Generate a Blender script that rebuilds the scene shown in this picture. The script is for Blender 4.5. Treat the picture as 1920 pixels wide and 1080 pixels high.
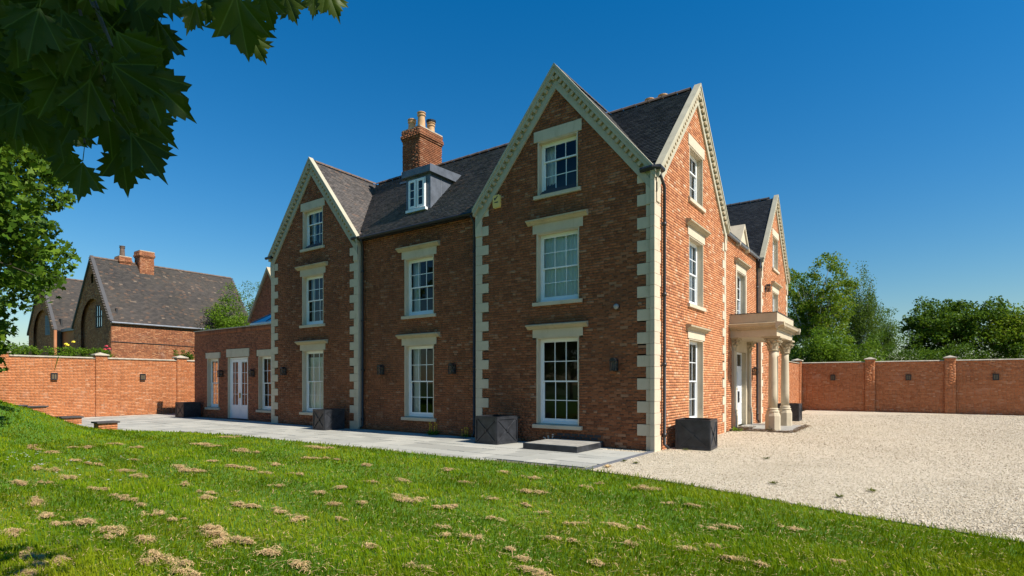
import bpy, math, random
import numpy as np
from mathutils import Matrix, Vector
for _o in list(bpy.data.objects):
    bpy.data.objects.remove(_o)
R = math.radians
SC = bpy.context.scene
COL = SC.collection
# ------------------------------------------------------------------ camera
CAM = np.array((5.266, -13.753, 1.76)); YAW = R(35.32)
FWD = np.array((-math.sin(YAW), math.cos(YAW))); RGT = np.array((math.cos(YAW), math.sin(YAW)))
cd = bpy.data.cameras.new('camera'); cam = bpy.data.objects.new('camera', cd); COL.objects.link(cam)
cam.location = CAM; cam.rotation_euler = (R(90), 0, YAW)
cd.sensor_width = 36; cd.lens = 1050 / 1920 * 36; cd.shift_y = (716.5 - 540) / 1920
cd.clip_start = .05; cd.clip_end = 3000
SC.camera = cam
# ------------------------------------------------------------------ sky, sun, exposure
SUN_EL, SUN_AZ = 46.0, 4.0          # azimuth measured from +X towards +Y
world = bpy.data.worlds.new('World'); SC.world = world; world.use_nodes = True
wn = world.node_tree.nodes; wl = world.node_tree.links; wn.clear()
sky = wn.new('ShaderNodeTexSky'); sky.sky_type = 'NISHITA'; sky.sun_disc = False
sky.sun_elevation = R(SUN_EL); sky.sun_rotation = R(90 - SUN_AZ)
sky.altitude = 0; sky.air_density = 1.6; sky.dust_density = 0.0; sky.ozone_density = 10.0
bgd = wn.new('ShaderNodeBackground'); bgd.inputs['Strength'].default_value = 0.07
wo = wn.new('ShaderNodeOutputWorld')
hsv = wn.new('ShaderNodeHueSaturation'); hsv.inputs['Saturation'].default_value = 1.28      # polarised, saturated blue of the photograph
wl.new(sky.outputs[0], hsv.inputs['Color']); wl.new(hsv.outputs[0], bgd.inputs[0]); wl.new(bgd.outputs[0], wo.inputs[0])
sd = bpy.data.lights.new('sun', 'SUN'); sd.energy = 4.6; sd.angle = R(.53); sd.color = (1, .95, .86)
sun = bpy.data.objects.new('sun', sd); COL.objects.link(sun)
S = Vector((math.cos(R(SUN_EL)) * math.cos(R(SUN_AZ)), math.cos(R(SUN_EL)) * math.sin(R(SUN_AZ)), math.sin(R(SUN_EL))))
sun.rotation_euler = (-S).to_track_quat('-Z', 'Y').to_euler(); sun.location = (20, 0, 30)
SC.view_settings.view_transform = 'Standard'; SC.view_settings.look = 'None'
SC.view_settings.exposure = 0.7; SC.view_settings.gamma = 1; SC.view_settings.use_curve_mapping = False

# ------------------------------------------------------------------ helpers
def at(px, py, depth):
    """world point seen at photo pixel (1920x1080) at a given depth along the view axis"""
    lat = (px - 960) / 1050 * depth
    xy = CAM[:2] + FWD * depth + RGT * lat
    return np.array((xy[0], xy[1], CAM[2] - (py - 716.5) / 1050 * depth))
def on_ground(px, py, z=0.0):
    return at(px, py, 1050 * (CAM[2] - z) / (py - 716.5))
def proj(p):
    v = np.asarray(p)[..., :2] - CAM[:2]; de = v @ FWD
    return 960 + 1050 * (v @ RGT) / de, 716.5 - 1050 * (np.asarray(p)[..., 2] - CAM[2]) / de, de

def link(o, parent=None):
    COL.objects.link(o)
    if parent is not None:
        o.parent = parent
        if parent.type == 'EMPTY':
            o.matrix_parent_inverse = Matrix.Translation(parent.location).inverted() if not parent.get('_local') else Matrix()
    return o
def tag(o, label=None, cat=None, group=None, kind=None):
    if label: o['label'] = label
    if cat: o['category'] = cat
    if group: o['group'] = group
    if kind: o['kind'] = kind
    return o
def thing(name, loc, label, cat, group=None, local=False, rz=0):
    o = bpy.data.objects.new(name, None); o.location = loc; o.rotation_euler.z = rz
    o.empty_display_size = .2
    if local: o['_local'] = 1
    COL.objects.link(o); return tag(o, label, cat, group)
LOCALS = []
def mesh_np(name, V, F):
    V = np.ascontiguousarray(V, dtype=np.float32); F = np.ascontiguousarray(F, dtype=np.int32)
    me = bpy.data.meshes.new(name); n = F.shape[1]
    me.vertices.add(len(V)); me.vertices.foreach_set('co', V.ravel())
    me.loops.add(F.size); me.loops.foreach_set('vertex_index', F.ravel())
    me.polygons.add(len(F)); me.polygons.foreach_set('loop_start', np.arange(0, F.size, n, dtype=np.int32))
    me.update(calc_edges=True)
    return me
def obj_np(name, V, F, mat, parent=None, kind=None):
    me = mesh_np(name, V, F); me.materials.append(mat)
    o = bpy.data.objects.new(name, me); link(o, parent)
    if kind: o['kind'] = kind
    return o
def G(y0): return lambda u, w, z: (u, y0 - w, z)      # wall facing -Y
def EW(x0): return lambda u, w, z: (x0 + w, u, z)     # wall facing +X
ID = lambda u, w, z: (u, w, z)
class MB:
    def __init__(s): s.v = []; s.f = []
    def add(s, pts, faces):
        b = len(s.v); s.v += [tuple(p) for p in pts]; s.f += [tuple(b + i for i in f) for f in faces]; return s
    def box(s, u0, u1, w0, w1, z0, z1, T=ID):
        p = [T(u, w, z) for z in (z0, z1) for w in (w0, w1) for u in (u0, u1)]
        return s.add(p, [(0, 2, 3, 1), (4, 5, 7, 6), (0, 1, 5, 4), (2, 6, 7, 3), (0, 4, 6, 2), (1, 3, 7, 5)])
    def prism(s, uz, w0, w1, T=ID):                    # polygon in (u,z) extruded along w
        n = len(uz); p = [T(u, w0, z) for u, z in uz] + [T(u, w1, z) for u, z in uz]
        return s.add(p, [tuple(range(n)), tuple(range(2 * n - 1, n - 1, -1))] + [(i, (i + 1) % n, n + (i + 1) % n, n + i) for i in range(n)])
    def extr(s, wz, u0, u1, T=ID):                     # polygon in (w,z) extruded along u
        n = len(wz); p = [T(u0, w, z) for w, z in wz] + [T(u1, w, z) for w, z in wz]
        return s.add(p, [tuple(range(n)), tuple(range(2 * n - 1, n - 1, -1))] + [(i, (i + 1) % n, n + (i + 1) % n, n + i) for i in range(n)])
    def quad(s, a, b, c, d): return s.add([a, b, c, d], [(0, 1, 2, 3)])
    def tube(s, path, rad, n=8, cap=True):
        path = [Vector(p) for p in path]; rad = rad if hasattr(rad, '__len__') else [rad] * len(path)
        base = len(s.v); up = None
        for i, p in enumerate(path):
            d = (path[min(i + 1, len(path) - 1)] - path[max(i - 1, 0)]).normalized()
            if up is None: up = d.orthogonal().normalized()
            up = (up - d * up.dot(d)); up = up.normalized() if up.length > 1e-6 else d.orthogonal().normalized()
            sd_ = d.cross(up)
            for k in range(n):
                a = 2 * math.pi * k / n
                s.v.append(tuple(p + (up * math.cos(a) + sd_ * math.sin(a)) * rad[i]))
        for i in range(len(path) - 1):
            for k in range(n):
                a = base + i * n + k; b = base + i * n + (k + 1) % n
                s.f.append((a, b, b + n, a + n))
        if cap:
            s.f.append(tuple(base + k for k in range(n - 1, -1, -1))); s.f.append(tuple(base + (len(path) - 1) * n + k for k in range(n)))
        return s
    def lathe(s, prof, c=(0, 0, 0), n=20):             # prof = [(r,z)]
        base = len(s.v)
        for r, z in prof:
            for k in range(n):
                a = 2 * math.pi * k / n; s.v.append((c[0] + r * math.cos(a), c[1] + r * math.sin(a), c[2] + z))
        for i in range(len(prof) - 1):
            for k in range(n):
                a = base + i * n + k; b = base + i * n + (k + 1) % n; s.f.append((a, b, b + n, a + n))
        s.f.append(tuple(base + k for k in range(n - 1, -1, -1))); s.f.append(tuple(base + (len(prof) - 1) * n + k for k in range(n)))
        return s
    def build(s, name, mat, parent=None, smooth=False, bevel=0, kind=None):
        me = bpy.data.meshes.new(name); me.from_pydata(s.v, [], s.f); me.materials.append(mat)
        if smooth:
            me.polygons.foreach_set('use_smooth', [True] * len(me.polygons))
        o = bpy.data.objects.new(name, me); link(o, parent)
        if bevel:
            b = o.modifiers.new('bevel', 'BEVEL'); b.width = bevel; b.segments = 2; b.limit_method = 'ANGLE'
        if kind: o['kind'] = kind
        return o

# ------------------------------------------------------------------ materials
def newmat(name):
    m = bpy.data.materials.new(name); m.use_nodes = True; nt = m.node_tree
    return m, nt, nt.nodes, nt.links, nt.nodes['Principled BSDF']
def node(nt, t, **kw):
    n = nt.nodes.new(t)
    for k, v in kw.items():
        if k in n.inputs: n.inputs[k].default_value = v
        else: setattr(n, k, v)
    return n
def ramp(nt, fac, stops):
    r = nt.nodes.new('ShaderNodeValToRGB'); e = r.color_ramp.elements
    while len(e) < len(stops): e.new(.5)
    for x, (p, c) in zip(e, stops): x.position = p; x.color = (*c, 1)
    nt.links.new(fac, r.inputs[0]); return r.outputs[0]
def mix(nt, fac, a, b, blend='MIX'):
    m = nt.nodes.new('ShaderNodeMix'); m.data_type = 'RGBA'; m.blend_type = blend
    for s_, v in ((m.inputs[0], fac), (m.inputs[6], a), (m.inputs[7], b)):
        if hasattr(v, 'is_linked'): nt.links.new(v, s_)
        elif isinstance(v, tuple): s_.default_value = (*v, 1)
        else: s_.default_value = v
    return m.outputs[2]
def noise(nt, scale, detail=4, rough=.6, coord=None, vec_scale=None):
    n = nt.nodes.new('ShaderNodeTexNoise'); n.inputs['Scale'].default_value = scale; n.inputs['Detail'].default_value = detail; n.inputs['Roughness'].default_value = rough
    if coord is None: coord = nt.nodes.new('ShaderNodeNewGeometry').outputs['Position']
    if vec_scale:
        mp = nt.nodes.new('ShaderNodeMapping'); mp.inputs['Scale'].default_value = vec_scale; nt.links.new(coord, mp.inputs[0]); coord = mp.outputs[0]
    nt.links.new(coord, n.inputs['Vector']); return n.outputs['Fac']
def maprange(nt, v, a, b, c=0., d=1.):
    m = nt.nodes.new('ShaderNodeMapRange'); nt.links.new(v, m.inputs[0])
    for i, x in enumerate((a, b, c, d)): m.inputs[i + 1].default_value = x
    return m.outputs[0]
def bump(nt, bsdf, h, strength=.3, dist=.01):
    b = nt.nodes.new('ShaderNodeBump'); b.inputs['Strength'].default_value = strength; b.inputs['Distance'].default_value = dist
    nt.links.new(h, b.inputs['Height']); nt.links.new(b.outputs[0], bsdf.inputs['Normal'])
def rand_island(nt):
    g = nt.nodes.new('ShaderNodeNewGeometry'); o = nt.nodes.new('ShaderNodeObjectInfo')
    a = nt.nodes.new('ShaderNodeMath'); a.operation = 'ADD'; nt.links.new(g.outputs['Random Per Island'], a.inputs[0]); nt.links.new(o.outputs['Random'], a.inputs[1])
    f = nt.nodes.new('ShaderNodeMath'); f.operation = 'FRACT'; nt.links.new(a.outputs[0], f.inputs[0]); return f.outputs[0]
def simple(name, col, rough=.7, var=.15, scale=6, metal=0, bmp=0, bscale=60, spec=.5):
    m, nt, N, L, b = newmat(name)
    f = noise(nt, scale, 5)
    dk = tuple(c * (1 - var) for c in col); lt = tuple(min(1, c * (1 + var)) for c in col)
    L.new(ramp(nt, f, [(.3, dk), (.7, lt)]), b.inputs['Base Color'])
    b.inputs['Roughness'].default_value = rough; b.inputs['Metallic'].default_value = metal; b.inputs['Specular IOR Level'].default_value = spec
    if bmp: bump(nt, b, noise(nt, bscale, 4), bmp, .01)
    return m
def brick_mat(name, stops, soot=0., sootcol=(.05, .04, .035), rough=.85, efflo=0.):
    m, nt, N, L, b = newmat(name)
    r = rand_island(nt)
    c = ramp(nt, r, stops)
    fine = noise(nt, 55, 4, .7)
    c = mix(nt, maprange(nt, fine, .35, .75, .0, .45), c, tuple(x * .6 for x in stops[len(stops) // 2][1]))
    if soot:
        big = noise(nt, .55, 5, .65); c = mix(nt, maprange(nt, big, .45, .75, 0., soot), c, sootcol)
    pt = noise(nt, .3, 4, .6); c = mix(nt, maprange(nt, pt, .42, .66, 0., .3), c, tuple(min(1, x * 1.35) for x in stops[len(stops) // 2][1]))
    if efflo:
        e1 = noise(nt, 1.3, 6, .7); c = mix(nt, maprange(nt, e1, .56, .78, 0., efflo), c, (.6, .45, .36))
    L.new(c, b.inputs['Base Color']); b.inputs['Roughness'].default_value = rough; b.inputs['Specular IOR Level'].default_value = .25
    bump(nt, b, noise(nt, 90, 4, .7), .35, .006)
    return m
M = {}
M['brick'] = brick_mat('old brick', [(0, (.15, .053, .024)), (.2, (.205, .071, .03)), (.5, (.255, .089, .037)), (.8, (.3, .11, .047)), (.93, (.32, .14, .07)), (1, (.38, .22, .13))], soot=.5, sootcol=(.075, .04, .024))  # sooty in patches; overall tone also darkened for the garden facade's shade
M['brick_sunlit'] = brick_mat('sunlit old brick', [(0, (.3, .105, .05)), (.2, (.42, .155, .066)), (.5, (.54, .21, .088)), (.8, (.6, .26, .115)), (.94, (.6, .33, .18)), (1, (.68, .46, .3))], soot=.12, sootcol=(.3, .16, .09))  # same house brick, lightened to put sunlight into the entrance facade's colour
M['brick_new'] = brick_mat('new brick', [(0, (.35, .12, .046)), (.3, (.44, .156, .06)), (.7, (.52, .195, .077)), (.93, (.55, .235, .107)), (1, (.58, .32, .19))], efflo=.3)
M['brick_ext'] = brick_mat('extension brick', [(0, (.2, .068, .038)), (.5, (.36, .125, .06)), (1, (.44, .16, .08))], soot=.2)
M['brick_barn'] = brick_mat('barn brick', [(0, (.2, .075, .04)), (.3, (.33, .12, .055)), (.7, (.44, .17, .075)), (1, (.52, .26, .13))], soot=.3, efflo=.45)
M['mortar'] = simple('lime mortar', (.21, .125, .075), .95, .25, 9)
M['mortar_new'] = simple('new mortar', (.42, .29, .19), .95, .2, 9)
def stone_mat(name, col, grime):
    m, nt, N, L, b = newmat(name)
    c = ramp(nt, noise(nt, 2.2, 6, .6), [(.3, tuple(x * .82 for x in col)), (.7, col)])
    c = mix(nt, maprange(nt, rand_island(nt), 0, 1, 0., .3), c, tuple(x * .72 for x in col))
    st = noise(nt, 5, 6, .7, vec_scale=(1, 1, .35))
    c = mix(nt, maprange(nt, st, .55, .85, 0., grime), c, (.16, .13, .08))
    L.new(c, b.inputs['Base Color']); b.inputs['Roughness'].default_value = .85; b.inputs['Specular IOR Level'].default_value = .25
    bump(nt, b, noise(nt, 120, 4), .18, .004); return m
M['stone'] = stone_mat('cream stone', (.63, .535, .39), .4)
M['stone_old'] = stone_mat('weathered stone', (.5, .41, .27), .75)
M['stone_port'] = stone_mat('portico stone', (.56, .47, .33), .6)
M['stone_verge'] = stone_mat('weathered verge stone', (.47, .43, .315), .5)
M['white'] = simple('white gloss paint', (.8, .81, .8), .35, .03, 3)
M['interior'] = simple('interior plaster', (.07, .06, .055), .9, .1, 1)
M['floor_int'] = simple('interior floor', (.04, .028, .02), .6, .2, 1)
M['curtain'] = simple('curtain cloth', (.82, .85, .86), .9, .04, 2)
M['blind'] = simple('white blind', (.82, .84, .8), .9, .04, 2)
M['tile'] = brick_mat('clay roof tile', [(0, (.055, .049, .047)), (.4, (.095, .084, .08)), (.75, (.125, .11, .102)), (.95, (.16, .125, .105)), (1, (.2, .125, .09))], rough=.7)
M['slate'] = brick_mat('dark roof tile', [(0, (.04, .039, .042)), (.6, (.068, .066, .068)), (1, (.1, .096, .094))], rough=.6)
M['tile_barn'] = brick_mat('barn roof tile', [(0, (.045, .041, .039)), (.5, (.068, .06, .056)), (.85, (.088, .073, .063)), (.97, (.15, .085, .055)), (1, (.26, .2, .15))], soot=.4, sootcol=(.06, .055, .04))
M['ridge'] = simple('ridge tile', (.13, .085, .06), .85, .35, 5)
M['ridge_dark'] = simple('dark ridge tile', (.06, .055, .055), .85, .3, 5)
M['lead'] = simple('lead sheet', (.2, .215, .24), .55, .2, 4, .3)
M['lead_dark'] = simple('dormer lead', (.125, .14, .165), .5, .25, 4, .3)
M['black'] = simple('black cast iron', (.016, .016, .018), .45, .3, 8)
M['zinc'] = simple('black zinc planter', (.035, .037, .043), .42, .45, 6, .3)
M['pot'] = simple('buff chimney pot', (.5, .3, .145), .8, .2, 8)
M['slab_dark'] = simple('dark slab', (.06, .05, .047), .8, .25, 8)
M['steptop'] = simple('step paving', (.3, .28, .24), .9, .2, 5)
M['yellow'] = simple('cream yellow plastic', (.72, .5, .14), .5, .06, 4)
M['ink'] = simple('black print', (.02, .02, .02), .6, 0, 4)
M['chrome'] = simple('steel', (.5, .5, .48), .3, .1, 4, .9)
M['coping'] = simple('stone coping', (.42, .36, .27), .9, .3, 5)
M['bark'] = simple('bark', (.09, .07, .05), .95, .35, 9, bmp=.6, bscale=25)
M['bark_birch'] = simple('birch bark', (.45, .42, .38), .9, .3, 4)
M['soil'] = simple('soil', (.05, .035, .022), 1, .3, 8)
M['edging'] = simple('blue brick edging', (.14, .14, .15), .8, .25, 9)
M['brass'] = simple('brass handle', (.5, .35, .1), .35, .1, 4, .9)
M['petal'] = simple('white petals', (.75, .75, .7), .8, .05, 4)
M['yellow_petal'] = simple('yellow petals', (.75, .55, .03), .8, .05, 4)
M['red_petal'] = simple('red petals', (.4, .03, .04), .8, .1, 4)
M['moss'] = simple('moss', (.11, .1, .035), 1, .4, 9)
M['lens'] = simple('bulkhead lens', (.13, .1, .06), .3, .1, 6)
M['airbrick'] = simple('blue black brick', (.03, .03, .035), .6, .3, 9)
M['litter'] = simple('leaf litter', (.15, .085, .035), 1, .5, 20)
M['domegrey'] = simple('grey plastic', (.3, .3, .29), .25, .05, 6)
M['hill'] = simple('far field', (.1, .15, .04), 1, .3, .05)
# glass: clear sheet that mirrors at grazing angles
m, nt, N, L, b = newmat('window glass')
N.remove(b); gl = N.new('ShaderNodeBsdfGlossy'); gl.inputs['Roughness'].default_value = .012; gl.inputs['Color'].default_value = (.95, .97, 1, 1)
trp = N.new('ShaderNodeBsdfTransparent'); trp.inputs['Color'].default_value = (.86, .9, .9, 1)
fr = N.new('ShaderNodeFresnel'); fr.inputs['IOR'].default_value = 1.42
mx = N.new('ShaderNodeMixShader'); L.new(fr.outputs[0], mx.inputs[0]); L.new(trp.outputs[0], mx.inputs[1]); L.new(gl.outputs[0], mx.inputs[2])
L.new(mx.outputs[0], N['Material Output'].inputs[0]); M['glass'] = m
m, nt, N, L, b = newmat('lantern glass')
N.remove(b); tr_ = N.new('ShaderNodeBsdfTransparent'); tr_.inputs[0].default_value = (.7, .68, .6, 1); df_ = N.new('ShaderNodeBsdfDiffuse'); df_.inputs[0].default_value = (.25, .25, .23, 1)
mx = N.new('ShaderNodeMixShader'); mx.inputs[0].default_value = .2; L.new(tr_.outputs[0], mx.inputs[1]); L.new(df_.outputs[0], mx.inputs[2]); L.new(mx.outputs[0], N['Material Output'].inputs[0]); M['lampglass'] = m
def leaf_mat(name, stops, trans=.35, rough=.5, spec=.12, tcol=(.22, .34, .02), patches=()):
    m, nt, N, L, b = newmat(name)
    c = ramp(nt, rand_island(nt), stops)
    c = mix(nt, maprange(nt, noise(nt, .9, 3), .35, .7, 0, .35), c, stops[0][1])
    for k_, (sc_, pc) in enumerate(patches): c = mix(nt, maprange(nt, noise(nt, sc_ * 2.2, 5, .65, vec_scale=(.6, 1.5, 1) if k_ == 0 else (.9, 1.2, 1.)), .46, .66, 0, .75), c, pc)
    L.new(c, b.inputs['Base Color']); b.inputs['Roughness'].default_value = rough; b.inputs['Specular IOR Level'].default_value = spec
    t = N.new('ShaderNodeBsdfTranslucent'); L.new(mix(nt, .5, c, tcol), t.inputs[0])
    mx = N.new('ShaderNodeMixShader'); mx.inputs[0].default_value = trans
    L.new(b.outputs[0], mx.inputs[1]); L.new(t.outputs[0], mx.inputs[2]); L.new(mx.outputs[0], N['Material Output'].inputs[0]); return m
M['maple'] = leaf_mat('maple leaf', [(0, (.03, .065, .005)), (.6, (.06, .12, .008)), (1, (.13, .2, .015))], .2)
M['lf_bright'] = leaf_mat('bright leaf', [(0, (.06, .12, .008)), (.5, (.11, .2, .012)), (1, (.19, .28, .02))], .38)
M['lf_dark'] = leaf_mat('dark leaf', [(0, (.03, .065, .006)), (.5, (.062, .125, .01)), (1, (.11, .19, .015))], .28)
M['lf_birch'] = leaf_mat('birch leaf', [(0, (.05, .09, .015)), (.5, (.085, .14, .02)), (1, (.13, .19, .026))], .32)
M['lf_bronze'] = leaf_mat('bronze green leaf', [(0, (.07, .125, .008)), (.5, (.14, .215, .012)), (.85, (.21, .27, .018)), (1, (.26, .2, .03))], .42)
M['grass'] = leaf_mat('grass blade', [(0, (.085, .148, .003)), (.5, (.155, .245, .004)), (.85, (.24, .325, .007)), (1, (.4, .4, .03))], .38, .8, .03, (.27, .36, .003), [(.38, (.05, .12, .004)), (.21, (.25, .27, .012))])
M['weedleaf'] = leaf_mat('olive weed leaf', [(0, (.06, .08, .015)), (.6, (.12, .13, .03)), (1, (.24, .22, .08))], .2, .8)
M['straw'] = simple('dry grass', (.55, .37, .165), .9, .4, 40)
# lawn soil/thatch
m, nt, N, L, b = newmat('lawn thatch')
c = ramp(nt, noise(nt, 14, 5, .7), [(.3, (.04, .1, .002)), (.6, (.08, .19, .003)), (.8, (.14, .22, .01))])
c = mix(nt, maprange(nt, noise(nt, .5, 4), .4, .7, 0, .5), c, (.12, .22, .004)); L.new(c, b.inputs['Base Color']); b.inputs['Roughness'].default_value = 1
bump(nt, b, noise(nt, 60, 5), .8, .03); M['lawn'] = m
# gravel bed
m, nt, N, L, b = newmat('gravel bed')
v = N.new('ShaderNodeTexVoronoi'); v.inputs['Scale'].default_value = 42; L.new(N.new('ShaderNodeNewGeometry').outputs['Position'], v.inputs['Vector'])
c = ramp(nt, v.outputs['Color'], [(0, (.24, .18, .12)), (.3, (.5, .41, .28)), (.7, (.62, .53, .39)), (1, (.73, .65, .52))])
c = mix(nt, maprange(nt, noise(nt, .45, 6, .65), .48, .72, 0, .55), c, (.36, .29, .19)); L.new(c, b.inputs['Base Color']); b.inputs['Roughness'].default_value = .9
inv = N.new('ShaderNodeMath'); inv.operation = 'MULTIPLY'; inv.inputs[1].default_value = -1; L.new(v.outputs['Distance'], inv.inputs[0])
bump(nt, b, inv.outputs[0], 1, .02); M['gravel'] = m
M['stonechip'] = brick_mat('gravel stone', [(0, (.3, .23, .15)), (.35, (.54, .45, .31)), (.7, (.64, .55, .41)), (1, (.75, .67, .54))])
# paving
m, nt, N, L, b = newmat('stone paving')
c = ramp(nt, rand_island(nt), [(0, (.3, .29, .25)), (.5, (.37, .36, .31)), (1, (.43, .41, .35))])
c = mix(nt, maprange(nt, noise(nt, 2.5, 6, .7), .5, .8, 0, .4), c, (.26, .24, .18)); c = mix(nt, maprange(nt, noise(nt, 14, 5, .7), .5, .8, 0, .25), c, (.25, .23, .2))
L.new(c, b.inputs['Base Color']); b.inputs['Roughness'].default_value = .85; bump(nt, b, noise(nt, 30, 5), .2, .01); M['paving'] = m
M['joint'] = simple('paving joint', (.12, .105, .075), 1, .3, 12)

# ------------------------------------------------------------------ brickwork generator
rng = np.random.default_rng(7); rnd = random.Random(11)
def subtract(iv, holes):
    for a, b in holes:
        out = []
        for s_, e in iv:
            if b <= s_ or a >= e: out.append((s_, e)); continue
            if a > s_: out.append((s_, a))
            if b < e: out.append((b, e))
        iv = out
    return iv
def brick_layout(u0, u1, z0, z1, holes=(), clip=None, course=.075):
    """rows of Flemish-like bond; returns bricks (u0,u1,z0,z1) and mortar strips"""
    bricks, strips = [], []
    k = 0; z = z0
    while z < z1 - .01:
        zt = min(z + course, z1); zm = (z + zt) / 2
        lo, hi = (u0, u1) if clip is None else clip(zm)
        lo = max(lo, u0); hi = min(hi, u1)
        if hi - lo > .05:
            for s_, e in subtract([(lo, hi)], [(h[0], h[1]) for h in holes if h[2] < zm < h[3]]):
                if e - s_ < .02: continue
                strips.append((s_, e, z, zt))
                off = (k % 2) * .169 + rnd.uniform(-.02, .02) + (.0 if rnd.random() < .75 else .06)
                u = s_ - ((s_ - u0 + off) % .3375); j = 0
                while u < e:
                    ln = .2155 if j % 2 == 0 else .1025
                    a, b = max(u, s_), min(u + ln, e)
                    if b - a > .025: bricks.append((a, b, z + .005, zt - .005))
                    u += ln + .0098; j += 1
        z += course; k += 1
    return bricks, strips
def bricks_mesh(name, bricks, T, mat, parent, depth=.013, rough=.004, kind='stuff'):
    if not bricks: return None
    B = np.array(bricks); n = len(B); B = B + rng.uniform(-.002, .002, B.shape)
    w = rng.uniform(-rough * .3, rough, n); tl = rng.uniform(-.003, .003, (n, 4))
    def P(u, ww, z): return np.stack([np.broadcast_to(c, n) for c in T(u, ww, z)], 1)
    wb = np.full(n, -depth)
    V = np.stack([P(B[:, 0], w + tl[:, 0], B[:, 2]), P(B[:, 1], w + tl[:, 1], B[:, 2]), P(B[:, 1], w + tl[:, 2], B[:, 3]), P(B[:, 0], w + tl[:, 3], B[:, 3]),
                  P(B[:, 0], wb, B[:, 2]), P(B[:, 1], wb, B[:, 2]), P(B[:, 1], wb, B[:, 3]), P(B[:, 0], wb, B[:, 3])], 1).reshape(-1, 3)
    q = np.array([(0, 1, 2, 3), (0, 4, 5, 1), (1, 5, 6, 2), (2, 6, 7, 3), (3, 7, 4, 0)])
    F = (q[None] + (np.arange(n) * 8)[:, None, None]).reshape(-1, 4)
    return obj_np(name, V, F, mat, parent, kind)
def wall_panel(name, T, lay, mat, mortar, parent, singles=0, kind=None):
    """a wall part: the mortar bed is the part, its bricks are sub-parts"""
    bricks, strips = lay
    mb = MB()
    for a, b, z0, z1 in strips:
        mb.quad(T(a, -.009, z0), T(b, -.009, z0), T(b, -.009, z1), T(a, -.009, z1))
    wall = mb.build(name, mortar, parent)
    if kind: wall['kind'] = kind
    if singles:
        C = np.array([T((a + b) / 2, 0, (c + d) / 2) for a, b, c, d in bricks])
        area = np.array([(b - a) for a, b, c, d in bricks])
        score = np.linalg.norm(C - CAM, axis=1) / np.sqrt(area)
        idx = set(np.argsort(score)[:singles].tolist())
        cache = {}
        for i in idx:
            a, b, c, d = bricks[i]; key = round((b - a) / .02)
            if key not in cache:
                h = (b - a) / 2; one = MB()
                p = [T(s * h, ww, t) for s, ww, t in ((-1, 0, -.0325), (1, 0, -.0325), (1, 0, .0325), (-1, 0, .0325), (-1, -.02, -.0325), (1, -.02, -.0325), (1, -.02, .0325), (-1, -.02, .0325))]
                o0 = np.array(T(0, 0, 0)); p = [tuple(np.array(x) - o0) for x in p]
                me = bpy.data.meshes.new('brick'); me.from_pydata(p, [], [(0, 1, 2, 3), (0, 4, 5, 1), (1, 5, 6, 2), (2, 6, 7, 3), (3, 7, 4, 0)]); me.materials.append(mat); cache[key] = me
            o = bpy.data.objects.new('brick', cache[key]); o.location = T((a + b) / 2, rnd.uniform(-.001, .005), (c + d) / 2)
            COL.objects.link(o); o.parent = wall
        bricks = [b for i, b in enumerate(bricks) if i not in idx]
    bricks_mesh('bricks', bricks, T, mat, wall)
    return wall

# ------------------------------------------------------------------ windows
def sash(T, u0, u1, z0, z1, cols, rows, w0, w1, parent, name, bottom=.05, top=.035, stile=.045, bar=.021):
    mb = MB()
    mb.box(u0, u0 + stile, w0, w1, z0, z1, T).box(u1 - stile, u1, w0, w1, z0, z1, T)
    mb.box(u0 + stile, u1 - stile, w0, w1, z0, z0 + bottom, T).box(u0 + stile, u1 - stile, w0, w1, z1 - top, z1, T)
    a, b, c, d = u0 + stile, u1 - stile, z0 + bottom, z1 - top
    for i in range(1, cols):
        u = a + (b - a) * i / cols; mb.box(u - bar / 2, u + bar / 2, w0 + .004, w1 - .004, c, d, T)
    for i in range(1, rows):
        z = c + (d - c) * i / rows; mb.box(a, b, w0 + .006, w1 - .006, z - bar / 2, z + bar / 2, T)
    o = mb.build(name, M['white'], parent)
    wm = (w0 + w1) / 2; res = []
    for i in range(cols):
        for j in range(rows):
            p, q = a + (b - a) * i / cols, a + (b - a) * (i + 1) / cols; r, s_ = c + (d - c) * j / rows, c + (d - c) * (j + 1) / rows
            t = rnd.uniform(-.0012, .0012), rnd.uniform(-.0012, .0012)
            MB().quad(T(p, wm + t[0], r), T(q, wm + t[1], r), T(q, wm - t[0], s_), T(p, wm - t[1], s_)).build('pane', M['glass'], parent)
    return o
def curtain(T, u0, u1, z0, z1, w, parent, mat, amp=.025, per=.11):
    mb = MB(); n = max(8, int((u1 - u0) / .02)); pts = []
    for i in range(n + 1):
        u = u0 + (u1 - u0) * i / n; ww = w + amp * math.sin(2 * math.pi * u / per) * (1 + .4 * math.sin(u * 9))
        pts.append((u, ww))
    for i in range(n):
        mb.quad(T(*pts[i], z0), T(*pts[i + 1], z0), T(*pts[i + 1], z1), T(*pts[i], z1))
    return mb.build('curtain', mat, parent, smooth=True)
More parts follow.
